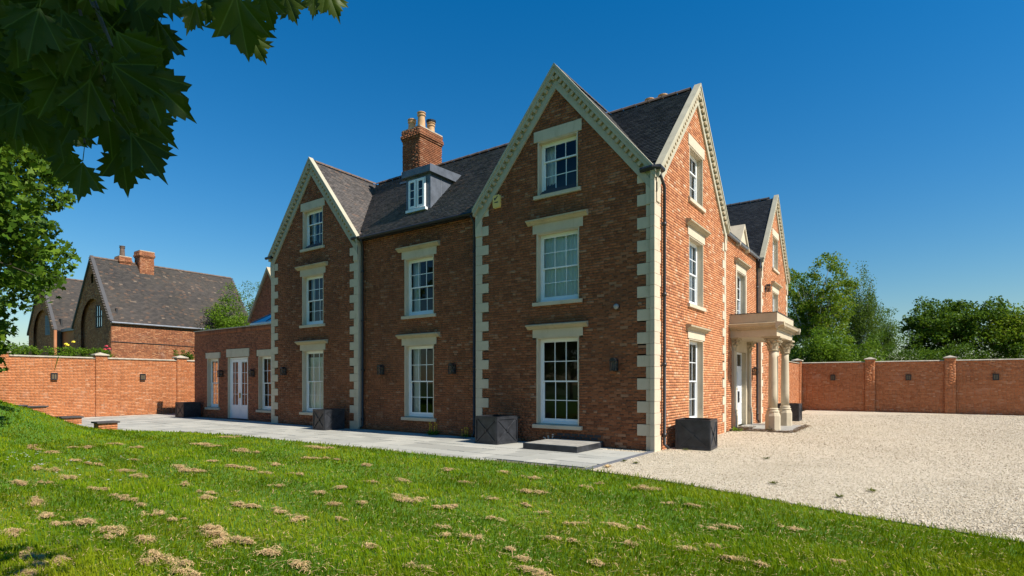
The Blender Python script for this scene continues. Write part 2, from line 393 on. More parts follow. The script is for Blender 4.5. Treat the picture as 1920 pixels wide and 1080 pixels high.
def window(T, uc, z0, z1, up, lo, parent, label=None, hood=True, lh=.25, hw=.70, split=None, drapes=None, sillw=.11, hoodw=.29, stone='stone', full_arch=False):
    f = MB(); e = hw - .035; zt = z1 - .035; fr_ = .065
    f.box(uc - e, uc - e + fr_, -.26, -.17, z0, zt, T).box(uc + e - fr_, uc + e, -.26, -.17, z0, zt, T)
    f.box(uc - e + fr_, uc + e - fr_, -.26, -.17, zt - fr_, zt, T).box(uc - e + fr_, uc + e - fr_, -.26, -.15, z0, z0 + .06, T)
    win = f.build('window', M['white'], parent)
    if label: win['label'] = label
    a, b, c, d = uc - e + fr_, uc + e - fr_, z0 + .06, zt - fr_
    sp = c + (d - c) * (split if split else lo / (up + lo))
    sash(T, a + .002, b - .002, sp - .02, d, 3, up, -.205, -.175, win, 'upper_sash', bottom=.04)
    sash(T, a + .002, b - .002, c, sp + .02, 3, lo, -.238, -.207, win, 'lower_sash', bottom=.085, top=.04)
    j = MB(); j.box(uc - hw, uc - e, -.27, .006, z0, z1, T).box(uc + e, uc + hw, -.27, .006, z0, z1, T).box(uc - e, uc + e, -.27, .004, zt, z1, T)
    j.build('stone_reveal', M[stone], win)
    MB().extr([(-.27, z0 - .13), (.07, z0 - .13), (.07, z0 - .03), (-.1, z0 - .002), (-.27, z0 - .002)], uc - hw - sillw, uc + hw + sillw, T).build('sill', M[stone], win)
    MB().box(uc - hw - .125, uc + hw + .125, -.2, .022, z1 + .001, z1 + lh, T).build('lintel', M[stone], win)
    if hood:
        h0 = z1 + lh + .002; w_ = hw + hoodw
        MB().extr([(-.05, h0), (.05, h0), (.065, h0 + .03), (.1, h0 + .05), (.12, h0 + .075), (.165, h0 + .085), (.17, h0 + .125), (.12, h0 + .145), (-.05, h0 + .17)], uc - w_, uc + w_, T).build('hood_moulding', M['stone_old'], win)
    if drapes == 'full': curtain(T, uc - e, uc + e, z0, z1 - .1, -.3, win, M['curtain'], .025, .13)
    elif drapes == 'left': curtain(T, uc - e, uc - e + .34, z0, z1 - .05, -.4, win, M['curtain'])
    elif drapes == 'sides':
        curtain(T, uc - e, uc - e + .26, z0, z1 - .05, -.42, win, M['curtain']); curtain(T, uc + e - .2, uc + e, z0, z1 - .05, -.42, win, M['curtain'])
    elif drapes == 'blind':
        MB().box(uc - e, uc + e, -.3, -.29, z0, z1 - .28, T).build('blind', M['blind'], win)
    return win
def whole(uc, z0, z1, lh, hw=.70): return [(uc - hw, uc + hw, z0, z1), (uc - hw - .125, uc + hw + .125, z1, z1 + lh), (uc - hw - .11, uc + hw + .11, z0 - .13, z0)]

# ------------------------------------------------------------------ the country house
house = thing('country_house', (-8.6, 3.3, 0), 'large red brick country house with cream stone quoins and steep dentilled gables', 'house')
EAVE, APEX = 7.25, 10.80
ATT = dict(z0=7.20, z1=8.74, up=1, lo=2, hood=False, lh=.31, hw=.66)
FF = dict(z0=4.10, z1=6.08, up=2, lo=2, lh=.26)
GF = dict(z0=.56, z1=3.05, up=2, lo=2, lh=.235)
def rows(uc, which): 
    h = []
    for k in which: h += whole(uc, k['z0'], k['z1'], k['lh'], k.get('hw', .7))
    return h
def gclip(uc, hw, zf=EAVE, za=APEX, inset=.25):
    def f(z):
        if z < zf - .3: return (uc - hw, uc + hw)
        h = min(hw, (za - inset - z) / ((za - zf) / hw)); return (uc - h, uc + h)
    return f
GT = G(0.0); GM = G(.15); ET = EW(0.0); EM = EW(-.15); GX = G(.4)
RGc, RGh = -2.93, 2.93; LGc, LGh = -14.37, 2.86; S1c, S1h = 3.35, 3.35; S2c, S2h = 15.67, 3.22
def quoins(T, edge, sgn, phase, parent, top=7.0, long=.49, short=.245, ret=0, z_first=.374, pitch=.297, mat='stone'):
    """sgn=+1: quoin runs from the edge towards +u"""
    z = z_first; k = 0; zs = [(-.06, z_first, 0)]
    while z < top:
        zs.append((z, min(z + pitch, top + .12), 1 if k % 2 == 0 else 0)); z += pitch; k += 1
    holes = []
    for a, b, l in zs:
        if phase: l = 1 - l
        ln = long if l else short
        u0, u1 = sorted((edge, edge + sgn * ln))
        m = MB(); jit = rnd.uniform(-.002, .002)
        m.box(u0 - (.012 if sgn > 0 else 0), u1 + (.012 if sgn < 0 else 0), -.1 - ret, .014 + jit, a + .003, b - .003, T)
        m.build('quoin_stone', M[mat], parent, bevel=.004)
        holes.append((u0, u1, a, b))
    return holes
def gable(T, uc, hw, parent, zf=EAVE, za=APEX, depth=.05, ext=.06):
    """stone verge of a gable: coping, dentil course and inner band, both rakes"""
    s_ = (za - zf) / hw; co = 1 / math.sqrt(1 + s_ * s_)
    def strip(a, b, sg, e=0.): # perpendicular offsets a..b below the top edge
        A, B = a / co, b / co; h = hw + e
        return [(uc, za - A), (uc, za - B), (uc + sg * h, za - s_ * h - B), (uc + sg * h, za - s_ * h - A)]
    for sg in (-1, 1):
        MB().prism(strip(0, .06, sg, ext), -depth, .15, T).build('coping', M['stone_verge'], parent)
        MB().prism(strip(.06, .155, sg, ext * .7), -.1, .125, T).build('verge_moulding', M['stone_verge'], parent)
        MB().prism(strip(.155, .275, sg), -.1, .03, T).build('dentil_bed', M['stone_verge'], parent)
        MB().prism(strip(.275, .44, sg), -.1, .055, T).build('verge_band', M['stone_verge'], parent)
        d = MB(); L_ = hw / co; t = .1
        while t < L_ - .12:
            # dentil centred at distance t along the rake from the apex
            du, dz = sg * co, -s_ * co; nu, nz = sg * s_ * co, co
            def q(tt, off): return (uc + du * tt - nu * off, za + dz * tt - nz * off)
            d.prism([q(t, .158), q(t + .1, .158), q(t + .1, .268), q(t, .268)], .03, .115, T); t += .195
        d.build('dentils', M['stone_old'], parent, kind='stuff')
    # kneeler blocks that carry the verge down to the quoins
    for sg in (-1, 1):
        z = zf - .43 / co
        MB().prism([(uc + sg * hw, zf - .155 / co), (uc + sg * hw, z - .25), (uc + sg * (hw - .24), z - .25), (uc + sg * (hw - .24), z + s_ * .24)], -.1, .045, T).build('kneeler', M['stone'], parent)

holesRG = rows(RGc + .03, (ATT, FF, GF)); holesLG = rows(LGc + .06, (ATT, FF, GF)); holesM = rows(-8.52, (FF, GF)); 
holesS1 = rows(S1c, (ATT, FF, GF)); holesS2 = rows(S2c, (ATT, FF, GF))
qa = quoins(GT, -5.86, 1, 0, house); qb = quoins(GT, 0, -1, 0, house, ret=0)
for z0_, z1_, l in [(-.06, .374, 0)] + [(.374 + .297 * k, .374 + .297 * (k + 1), 1 - k % 2) for k in range(23)]:
    if z0_ < 7.1:
        MB().box(-.1, .28 + (.06 if not l else 0), -.1, .016 + rnd.uniform(-.001, .001), z0_ + .003, min(z1_, 7.12) - .003, ET).build('quoin_stone', M['stone'], house, bevel=.004)
qc = quoins(GT, -17.23, 1, 1, house, z_first=.297); qd = quoins(GT, -11.51, -1, 1, house, z_first=.297, ret=.06)
qe = quoins(ET, 6.70, -1, 0, house, long=.42, short=.2); qf = quoins(ET, 12.45, 1, 0, house, long=.42, short=.2, ret=.1); qg = quoins(ET, 18.89, -1, 1, house, long=.42, short=.2)
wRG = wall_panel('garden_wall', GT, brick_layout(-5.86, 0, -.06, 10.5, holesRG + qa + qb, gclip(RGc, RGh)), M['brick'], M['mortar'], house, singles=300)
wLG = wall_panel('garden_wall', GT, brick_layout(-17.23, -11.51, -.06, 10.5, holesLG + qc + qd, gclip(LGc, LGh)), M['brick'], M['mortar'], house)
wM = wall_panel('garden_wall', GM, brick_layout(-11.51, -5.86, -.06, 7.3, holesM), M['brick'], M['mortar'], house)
qs = [(-.1, .3, -.1, 7.12)]
wS1 = wall_panel('entrance_wall', ET, brick_layout(.0, 6.70, -.06, 10.5, holesS1 + qe + qs, gclip(S1c, S1h)), M['brick_sunlit'], M['mortar_new'], house)  # entrance side: sun put into lighter brick and lighter mortar
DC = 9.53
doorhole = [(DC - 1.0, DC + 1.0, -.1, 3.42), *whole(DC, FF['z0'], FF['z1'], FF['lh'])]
wE = wall_panel('entrance_wall', EM, brick_layout(6.70, 12.45, -.06, 7.3, doorhole), M['brick_sunlit'], M['mortar_new'], house)
wS2 = wall_panel('entrance_wall', ET, brick_layout(12.45, 18.89, -.06, 10.5, holesS2 + qf + qg, gclip(S2c, S2h)), M['brick_sunlit'], M['mortar_new'], house)
# returns and hidden sides
MB().box(-17.23, -17.2, .02, 9.5, -.06, 7.2).build('side_wall', M['brick'], house)
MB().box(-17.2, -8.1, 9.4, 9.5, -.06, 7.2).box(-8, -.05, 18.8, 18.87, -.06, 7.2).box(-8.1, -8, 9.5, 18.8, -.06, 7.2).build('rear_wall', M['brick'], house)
MB().box(-.17, -.013, 6.5, 6.698, 0, 7.2).box(-.17, -.013, 12.46, 12.6, 0, 7.2).build('return_wall', M['stone'], house)
MB().box(-11.6, -11.512, .013, .2, 0, 7.2).box(-5.858, -5.7, .013, .2, 0, 7.2).build('return_wall', M['stone'], house)
for T, uc, hw in ((GT, RGc, RGh), (GT, LGc, LGh), (ET, S1c, S1h), (ET, S2c, S2h)): gable(T, uc, hw, house)
# windows
window(GT, RGc + .03, parent=house, drapes='left', **ATT); window(GT, RGc + .03, parent=house, drapes='full', **FF); window(GT, RGc + .03, parent=house, **GF)
window(GT, LGc + .06, parent=house, drapes='left', **ATT); window(GT, LGc + .06, parent=house, drapes='sides', **FF); window(GT, LGc + .06, parent=house, drapes='blind', **GF)
window(GM, -8.52, parent=house, drapes='left', **FF); window(GM, -8.52, parent=house, drapes='left', **GF)
window(ET, S1c, parent=house, drapes='sides', **ATT); window(ET, S1c, parent=house, drapes='full', **FF); window(ET, S1c, parent=house, **GF)
window(ET, S2c, parent=house, **ATT); window(ET, S2c, parent=house, drapes='sides', **FF); window(ET, S2c, parent=house, **GF)
wE1 = window(EM, DC, parent=house, drapes='left', hoodw=.36, **FF)
e1 = MB()
for sg in (-1, 1):
    a = DC + sg * .70; e1.box(min(a, a + sg * .16), max(a, a + sg * .16), -.1, .03, FF['z0'], FF['z1'], EM)
e1.build('architrave', M['stone'], wE1)
# interior: floors and partitions seen through the glass
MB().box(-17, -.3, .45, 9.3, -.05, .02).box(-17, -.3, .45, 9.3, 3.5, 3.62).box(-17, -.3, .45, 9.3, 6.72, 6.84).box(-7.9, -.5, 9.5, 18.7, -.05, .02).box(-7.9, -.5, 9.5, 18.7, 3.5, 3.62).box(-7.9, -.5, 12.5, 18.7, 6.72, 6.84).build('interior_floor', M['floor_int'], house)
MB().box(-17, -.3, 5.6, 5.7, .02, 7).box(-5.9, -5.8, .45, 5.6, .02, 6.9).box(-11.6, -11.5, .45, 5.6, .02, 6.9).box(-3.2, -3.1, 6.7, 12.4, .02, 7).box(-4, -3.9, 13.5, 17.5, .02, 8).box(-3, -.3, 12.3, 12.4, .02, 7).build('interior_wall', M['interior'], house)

# ---- roofs: upper envelope of gabled prisms, tiled course by course
RZ = APEX - .13; EZ = EAVE - .09
def r_main(x, y): return RZ - (RZ - EZ) / 3.37 * abs(y - 3.35) if -17.2 < x < .02 else -9
def r_rg(x, y): return RZ - (RZ - EZ) / 2.95 * abs(x - RGc) if -.02 < y < 3.4 else -9
def r_lg(x, y): return RZ - (RZ - EZ) / 2.88 * abs(x - LGc) if -.02 < y < 3.4 else -9
def r_s2(x, y): return RZ - (RZ - EZ) / 3.24 * abs(y - S2c) if -8 < x < .02 else -9
def r_em(x, y): return RZ - .0 - (RZ - EZ) / 3.37 * abs(x + 3.4) if 6 < y < 16 else -9
ROOFS = [r_main, r_rg, r_lg, r_s2, r_em]
def tile_slope(name, fn, O, a, s, La, Ls, mat, parent, width=.168, gauge=.1, keep=None, lift=.034, others=ROOFS):
    O, a, s = (np.array(x, float) for x in (O, a, s)); nrm = np.cross(a, s); nrm = nrm / np.linalg.norm(nrm)
    if nrm[2] < 0: nrm = -nrm
    V, F = [], []
    for j in range(int(Ls / gauge)):
        for i in range(-1, int(La / width) + 1):
            pa = (i + .5 * (j % 2)) * width; c = O + a * (pa + width / 2) + s * (j * gauge + gauge / 2)
            if pa < -.1 or pa > La: continue
            if fn is r_main and c[1] < .3 and not (-11.52 < c[0] < -5.86): continue
            if fn is not None and max(r(c[0], c[1]) for r in others if r is not fn) > fn(c[0], c[1]) + .03: continue
            w0, w1 = pa + .002, pa + width - .002; t0 = j * gauge; t1 = t0 + gauge * 1.25; l = lift + rnd.uniform(-.004, .006)
            b = len(V); jx = rnd.uniform(-.004, .004)
            for (aa, tt, nn) in ((w0, t1, .004), (w1, t1, .004), (w1, t0 + jx, l), (w0, t0 + jx, l), (w1, t0 + jx, l - .026), (w0, t0 + jx, l - .026)):
                V.append(O + a * aa + s * tt + nrm * nn)
            F += [(b, b + 1, b + 2, b + 3), (b + 3, b + 2, b + 4, b + 5)]
    return obj_np(name, np.array(V), np.array(F), mat, parent, 'stuff')
def ridge_tiles(p, q, mat, parent, slope, ln=.45, r=.11):
    p, q = Vector(p), Vector(q); n = int((q - p).length / ln); d = (q - p).normalized(); sd_ = d.cross(Vector((0, 0, 1)))
    for i in range(n):
        m_ = MB(); A = p + d * ln * i; B = A + d * (ln - .012); pts = []
        for k in range(7):
            an = math.pi * (k / 6); off = sd_ * (math.cos(an) * r * 1.1) + Vector((0, 0, math.sin(an) * r - .035)); pts.append(off)
        for k in range(6): m_.quad(A + pts[k], A + pts[k + 1], B + pts[k + 1] + Vector((0, 0, .008)), B + pts[k] + Vector((0, 0, .008)))
        m_.tube([B - d * .03 + Vector((0, 0, r - .04)), B + Vector((0, 0, r - .028))], .02, 5)
        m_.build('ridge_tile', mat, parent)
deck = MB(); ez = .012
def slope_deck(p): deck.add([(x, y, z - ez) for x, y, z in p], [tuple(range(len(p)))])
slope_deck([(-17.2, .06, EZ + .08), (-.03, .06, EZ + .08), (-.03, 3.35, RZ), (-17.2, 3.35, RZ)]); slope_deck([(-17.2, 6.72, EZ), (0, 6.72, EZ), (0, 3.35, RZ), (-17.2, 3.35, RZ)])
for c_, h_ in ((RGc, 2.95), (LGc, 2.88)):
    for sg in (-1, 1): slope_deck([(c_, .03, RZ), (c_, 3.35, RZ), (c_ + sg * (h_ - .05), .03, EZ + .03)])
for sg in (-1, 1): slope_deck([(0, S2c, RZ), (-8, S2c, RZ), (-8, S2c + sg * 3.24, EZ), (0, S2c + sg * 3.24, EZ)])
slope_deck([(-.03, 3.35, EZ), (-.03, S2c, EZ), (-3.4, S2c, RZ), (-3.4, 3.35, RZ)]); slope_deck([(-6.77, 3.35, EZ), (-6.77, S2c, EZ), (-3.4, S2c, RZ), (-3.4, 3.35, RZ)])
slope_deck([(-17.2, 6.72, EZ), (-8, 6.72, EZ), (-8, 9.5, EZ + .02), (-17.2, 9.5, EZ + .02)]); slope_deck([(-17.2, -.02, EZ), (-17.2, 3.35, RZ), (-17.2, 6.72, EZ)]); slope_deck([(-8, S2c - 3.2, EZ), (-8, S2c, RZ), (-8, S2c + 3.2, EZ)])
roof = deck.build('roof', M['slate'], house)
def sl(h): L_ = math.hypot(h, RZ - EZ); return h / L_, (RZ - EZ) / L_, L_
c_, s_, L_ = sl(3.37)
tile_slope('roof_tiles', r_main, (-14.4, -.06, EZ - .04), (1, 0, 0), (0, c_, s_), 11.5, L_, M['tile'], roof)
tile_slope('roof_tiles', r_main, (-3.0, -.02, EZ), (1, 0, 0), (0, c_, s_), 2.95, L_, M['slate'], roof)
tile_slope('roof_tiles', r_em, (-.0, 6.0, EZ - .02), (0, 1, 0), (-c_, 0, s_), 9, L_, M['slate'], roof)
c_, s_, L_ = sl(2.95)
for sg in (-1, 1): tile_slope('roof_tiles', r_rg, (RGc + sg * 2.95, .08, EZ), (0, 1, 0), (-sg * c_, 0, s_), 3.5, L_, M['slate'], roof)
c_, s_, L_ = sl(2.88)
for sg in (-1, 1): tile_slope('roof_tiles', r_lg, (LGc + sg * 2.88, .08, EZ), (0, 1, 0), (-sg * c_, 0, s_), 3.5, L_, M['tile'], roof)
c_, s_, L_ = sl(3.24)
tile_slope('roof_tiles', r_s2, (-7.9, S2c - 3.24, EZ), (1, 0, 0), (0, c_, s_), 7.85, L_, M['slate'], roof)
ridge_tiles((-14.3, 3.35, RZ), (-6.0, 3.35, RZ), M['ridge'], roof, 0); ridge_tiles((-6.0, 3.35, RZ), (-.1, 3.35, RZ), M['ridge'], roof, 0)
ridge_tiles((LGc, .1, RZ), (LGc, 3.3, RZ), M['ridge'], roof, 0); ridge_tiles((RGc, .1, RZ), (RGc, 3.3, RZ), M['ridge_dark'], roof, 0); ridge_tiles((-7.9, S2c, RZ), (-.1, S2c, RZ), M['ridge_dark'], roof, 0)
# valley lining at the left of the middle range
vp = [Vector((-11.5, 0, EZ)), Vector((LGc, 3.35, RZ))]
MB().tube([vp[0] + Vector((0, 0, -.02)), vp[1] + Vector((0, 0, -.02))], .05, 6).build('valley_tiles', M['ridge'], roof)

# ---- gutters and downpipes
g = MB(); g.tube([(-11.45, -.06, EZ - .06), (-5.93, -.06, EZ - .06)], .062, 8); g.build('gutter', M['black'], house)
MB().box(-11.5, -5.88, -.0, .1, EZ - .14, EZ - .04).build('fascia', M['black'], house)
g = MB(); g.tube([(-.06, 6.8, EZ - .02), (-.06, 12.4, EZ - .02)], .07, 8); g.build('gutter', M['lead'], house)
def downpipe(x, y, z0, z1, top, sh):
    m_ = MB(); m_.tube([top, (x + (top[0] - x) * .6, y + (top[1] - y) * .6, top[2] - .12), (x, y, z1), (x, y, z0 + .1), (x + sh[0], y + sh[1], z0)], .042, 10)
    for z in np.arange(z0 + .3, z1, 1.83): m_.tube([(x, y, z), (x, y, z + .09)], .056, 10); 
    m_.build('downpipe', M['black'], house, smooth=True)
downpipe(.075, .44, .04, 6.85, (.06, .12, 7.12), (.12, .0)); downpipe(-11.36, .07, .04, 6.8, (-11.3, -.06, 7.08), (0, -.1)); downpipe(-6.0, .07, .04, 6.8, (-6.05, -.06, 7.08), (0, -.1))
downpipe(-.11, 12.28, .04, 6.75, (-.06, 12.2, 7.1), (.08, 0))
# eaves corner gutters at the gable feet
MB().tube([(-.36, -.1, 7.2), (-.02, -.14, 7.2), (.14, -.08, 7.2), (.14, .16, 7.18)], .066, 8).build('gutter', M['black'], house)
MB().tube([(-17.05, -.1, 7.12), (-17.5, -.1, 7.12)], .062, 8).build('gutter', M['black'], house)
MB().tube([(-11.78, -.1, 7.13), (-11.3, -.1, 7.13)], .055, 8).build('gutter', M['black'], house)
MB().box(-.3, .02, 12.2, 12.44, 6.72, 7.1).build('hopper_head', M['black'], house)

# ---- chimney on the main ridge
def chimney(parent, x0, x1, y0, y1, z0, z1, pots, name='chimney', mat='brick', potm='pot'):
    ch = MB().box(x0 + .012, x1 - .012, y0 + .012, y1 - .012, z0, z1).build(name, M['mortar'], parent)
    steps = [(z0, z1 - .42, 0), (z1 - .42, z1 - .345, .03), (z1 - .345, z1 - .195, .06), (z1 - .195, z1, .03)]
    for a, b, o in steps:
        bricks_mesh('bricks', brick_layout(x0 - o, x1 + o, a, b)[0], G(y0 - o), M[mat], ch, .06 + o, .007)
        bricks_mesh('bricks', brick_layout(y0 - o, y1 + o, a, b)[0], EW(x1 + o), M[mat], ch, .06 + o, .007)
        if o: MB().box(x0 - o + .004, x1 + o - .004, y0 - o + .004, y1 + o - .004, a + .004, b - .004).build('corbel', M['mortar'], ch)
    MB().box(x0 - .02, x1 + .02, y0 - .02, y1 + .02, z1 + .001, z1 + .05).build('flaunching', M['coping'], ch)
    for px_, py_, h, cowl in pots:
        p = MB().lathe([(.18, z1), (.165, z1 + .1), (.15, z1 + h * .55), (.142, z1 + h - .16), (.175, z1 + h - .14), (.175, z1 + h - .1), (.15, z1 + h - .09), (.15, z1 + h - .04), (.18, z1 + h - .03), (.18, z1 + h), (.12, z1 + h), (.12, z1 + h - .2)], (px_, py_, 0), 16).build('chimney_pot', M[potm], ch, smooth=False)
        if cowl: MB().lathe([(.1, z1 + h), (.2, z1 + h + .03), (.21, z1 + h + .1), (.08, z1 + h + .12)], (px_, py_, 0), 16).build('cowl', M['black'], p)
    return ch
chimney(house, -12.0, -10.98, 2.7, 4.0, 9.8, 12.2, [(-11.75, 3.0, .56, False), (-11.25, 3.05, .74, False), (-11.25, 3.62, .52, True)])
MB().box(-12.06, -10.92, 2.6, 2.72, 10.0, 10.08).build('flashing', M['lead'], house)
# pots of a chimney behind the entrance gable ridge
chimney(house, -2.85, -1.6, 5.4, 6.3, 8.2, 11.52, [(-2.46, 5.85, .56, False), (-1.96, 5.85, .56, False)])

# ---- lead dormer on the middle range
dm = MB().box(-9.62, -8.42, .62, 2.6, 7.72, 9.12).build('dormer', M['lead_dark'], house)
MB().extr([(.0, 9.12), (.0, 9.36), (-2.3, 9.46), (-2.3, 9.12)], -9.72, -8.3, G(.48)).build('dormer_roof', M['lead_dark'], dm, bevel=.01)
Td = G(.6)
f_ = MB(); a, b, c, d = -9.44, -8.62, 7.92, 9.0
f_.box(a, b, 0, .04, c, d, Td).box(a - .08, b + .08, 0, .12, c - .09, c, Td).build('window', M['white'], dm)
for k in (0, 1): sash(Td, a + .02 + k * (b - a) / 2, a + k * (b - a) / 2 + (b - a) / 2 - .02, c + .04, d - .04, 1, 3, .045, .075, dm, 'casement', bottom=.09, top=.07, stile=.085)
MB().box(a + .05, b - .05, .041, .046, c + .05, d - .05, Td).build('dark_backing', M['ink'], dm)
for x in (-8.72, -8.5): pass
MB().box(-8.419, -8.41, 1.15, 1.17, 7.9, 9.1).box(-8.419, -8.41, 1.75, 1.77, 8.4, 9.1).build('lead_roll', M['lead'], dm)
# small stone pediment on the entrance eaves
pd = MB().prism([(DC - .62, 7.1), (DC + .62, 7.1), (DC, 7.85)], -1.0, .1, EM).build('pediment', M['stone'], house)
for sg in (-1, 1): MB().prism([(DC, 7.98), (DC, 7.84), (DC + sg * .74, 6.98), (DC + sg * .74, 7.1)], -1.05, .16, EM).build('pediment_coping', M['stone'], pd)

# ---- entrance door and portico
por = house
dr = MB().box(DC - .78, DC + .78, -.2, -.15, .06, 2.3, EM).build('door', M['white'], house)
MB().box(DC - .012, DC + .012, -.15, -.125, .06, 2.3, EM).build('meeting_stile', M['white'], dr)
for a, b, c, d in ((-.7, -.1, .2, .95), (.1, .7, .2, .95), (-.7, -.1, 1.1, 2.18), (.1, .7, 1.1, 2.18)):
    mb = MB()
    for (p, q, r, s_) in ((a, b, c, c + .035), (a, b, d - .035, d), (a, a + .035, c + .035, d - .035), (b - .035, b, c + .035, d - .035)): mb.box(DC + p, DC + q, -.15, -.128, r, s_, EM)
    mb.build('door_panel', M['white'], dr)
MB().box(DC + .03, DC + .08, -.125, -.06, .95, 1.4, EM).build('handle', M['black'], dr)
MB().tube([EM(DC - .2, -.15, 1.5), EM(DC - .2, -.1, 1.46)], .05, 10).build('knocker', M['brass'], dr)
fl = MB()
for a, b, c, d in ((-.78, .78, 2.3, 2.4), (-.78, -.7, 2.4, 2.95), (.7, .78, 2.4, 2.95), (-.7, .7, 2.87, 2.95), (-.02, .02, 2.4, 2.87)): fl.box(DC + a, DC + b, -.2, -.14, c, d, EM)
fl = fl.build('fanlight', M['white'], house)
for a, b in ((-.7, -.02), (.02, .7)): MB().quad(EM(DC + a, -.17, 2.4), EM(DC + b, -.17, 2.4), EM(DC + b, -.17, 2.87), EM(DC + a, -.17, 2.87)).build('pane', M['glass'], fl)
sr = MB().box(DC - 1.0, DC - .78, -.3, .02, 0, 3.42, EM).build('door_surround', M['stone_port'], house)
MB().box(DC + .78, DC + 1.0, -.3, .02, 0, 3.42, EM).build('door_jamb', M['stone_port'], sr); MB().box(DC - .78, DC + .78, -.3, .018, 2.95, 3.42, EM).build('door_lintel', M['stone_port'], sr)
def corinth(c, r, z0, z1, parent, n=20):
    """capital of curling leaves: two rings of leaves and four corner volutes under an abacus"""
    h = z1 - z0; cap = MB().lathe([(r * 1.12, z0), (r * 1.18, z0 + .02), (r * 1.0, z0 + .045), (r * 1.02, z0 + h * .5), (r * 1.5, z0 + h * .8), (r * 1.75, z0 + h * .86)], (c[0], c[1], 0), n)
    for ring, (zz, k, out) in enumerate(((z0 + .05, 8, 1.55), (z0 + h * .32, 8, 1.95))):
        for i in range(k):
            an = 2 * math.pi * (i + .5 * ring) / k; d = Vector((math.cos(an), math.sin(an), 0)); t = Vector((-math.sin(an), math.cos(an), 0))
            p = Vector((c[0], c[1], 0)); ww = r * .33
            pts = [(r * 1.02, zz, ww), (r * 1.12, zz + h * .2, ww * 1.15), (r * out, zz + h * .38, ww * .9), (r * (out + .16), zz + h * .34, ww * .45)]
            b = len(cap.v)
            for rr, z, w_ in pts:
                cap.v.append(tuple(p + d * rr - t * w_ + Vector((0, 0, z)))); cap.v.append(tuple(p + d * (rr + .02) + Vector((0, 0, z)))); cap.v.append(tuple(p + d * rr + t * w_ + Vector((0, 0, z))))
            for j in range(3):
                for q in range(2): cap.f.append((b + j * 3 + q, b + j * 3 + q + 1, b + j * 3 + q + 4, b + j * 3 + q + 3))
    for i in range(4):
        an = math.pi / 4 + math.pi / 2 * i; d = Vector((math.cos(an), math.sin(an), 0)); p = Vector((c[0], c[1], 0)); pth = []
        for q in range(9):
            a2 = q / 8 * 4.6; rr = r * .5 * (1 - q / 11); pth.append(p + d * (r * 2.2 + rr * math.cos(a2 + 1.6)) + Vector((0, 0, z1 - h * .3 + rr * math.sin(a2 + 1.6))))
        cap.tube(pth, .028, 5)
    a_ = r * 1.95; cap.box(c[0] - a_, c[0] + a_, c[1] - a_, c[1] + a_, z1 - .055, z1)
    return cap.build('capital', M['stone_old'], parent)
def column(y, x=1.24, r=.152):
    sh = MB().lathe([(r, .82), (r * .995, 1.3), (r * .96, 2.0), (r * .9, 2.6), (r * .86, 2.95)], (x, y, 0), 24).build('column', M['stone_port'], house, smooth=True)
    q = .262; ped = MB(); o8 = [(math.cos(math.pi / 4 * k + math.pi / 8), math.sin(math.pi / 4 * k + math.pi / 8)) for k in range(8)]
    lv = ((q, .02), (q, .54), (q * .8, .68)); ped.add([(x + a * rr, y + b * rr, z) for rr, z in lv for a, b in o8], [(i + 8 * l, (i + 1) % 8 + 8 * l, (i + 1) % 8 + 8 * l + 8, i + 8 * l + 8) for l in (0, 1) for i in range(8)] + [tuple(range(16, 24))])
    ped.build('pedestal', M['stone_port'], sh, bevel=.008)
    MB().lathe([(.21, .68), (.222, .7), (.212, .725), (.18, .74), (.178, .765), (.196, .785), (.185, .81), (r, .83)], (x, y, 0), 24).build('column_base', M['stone_port'], sh, smooth=True)
    corinth((x, y), r * 1.02, 2.9, 3.4, sh)
def pilaster(y):
    p = MB().box(y - .17, y + .17, -.05, .1, .6, 2.95, EM).build('pilaster', M['stone_port'], house, bevel=.01)
    MB().box(y - .2, y + .2, -.05, .15, .02, .5, EM).prism([(y - .2, .5), (y + .2, .5), (y + .16, .62), (y - .16, .62)], -.05, .13, EM).build('pilaster_base', M['stone_port'], p)
    MB().box(y - .19, y + .19, -.05, .13, .64, .72, EM).build('base_moulding', M['stone_port'], p)
    corinth(EM(y, -.04, 0)[:2], .15, 2.93, 3.4, p)
for y in (DC - 1.23, DC + 1.23): column(y); pilaster(y)
Yp0, Yp1 = DC - 1.6, DC + 1.6
en = MB().box(-.2, 1.44, Yp0, Yp1, 3.405, 3.66).build('architrave', M['stone_port'], house, bevel=.006)
prof = [(0, 3.662), (.05, 3.662), (.06, 3.71), (.1, 3.72), (.12, 3.76), (.22, 3.775), (.24, 3.83), (.27, 3.87), (.1, 3.9), (0, 3.9)]
MB().extr([(w_ + 1.44, z) for w_, z in prof], Yp0 - .27, Yp1 + .27, EW(0)).build('cornice', M['stone_port'], en)
MB().extr([(w_ - Yp0, z) for w_, z in prof], -.2, 1.71, G(0)).build('cornice', M['stone_old'], en)
MB().extr([(w_ + Yp1, z) for w_, z in prof], -.2, 1.71, lambda u, w, z: (u, w, z)).build('cornice', M['stone_port'], en)
dn = MB()
for k in range(20): x = -.12 + k * .08; dn.box(x, x + .045, Yp0 - .11, Yp0 - .03, 3.69, 3.75)
for k in range(40): y = Yp0 + k * .08; dn.box(1.46, 1.55, y, y + .045, 3.69, 3.75)
dn.build('dentils', M['stone_old'], en, kind='stuff')
MB().box(-.2, 1.47, Yp0 - .1, Yp1 + .1, 3.902, 4.24).build('blocking_course', M['stone_port'], en, bevel=.008)
MB().box(-.2, 1.49, Yp0 - .12, Yp1 + .12, 4.242, 4.262).build('lead_roof', M['slab_dark'], en)
MB().box(-.15, 1.95, DC - 1.75, DC + 1.75, .0, .035).build('porch_slab', M['steptop'], house)

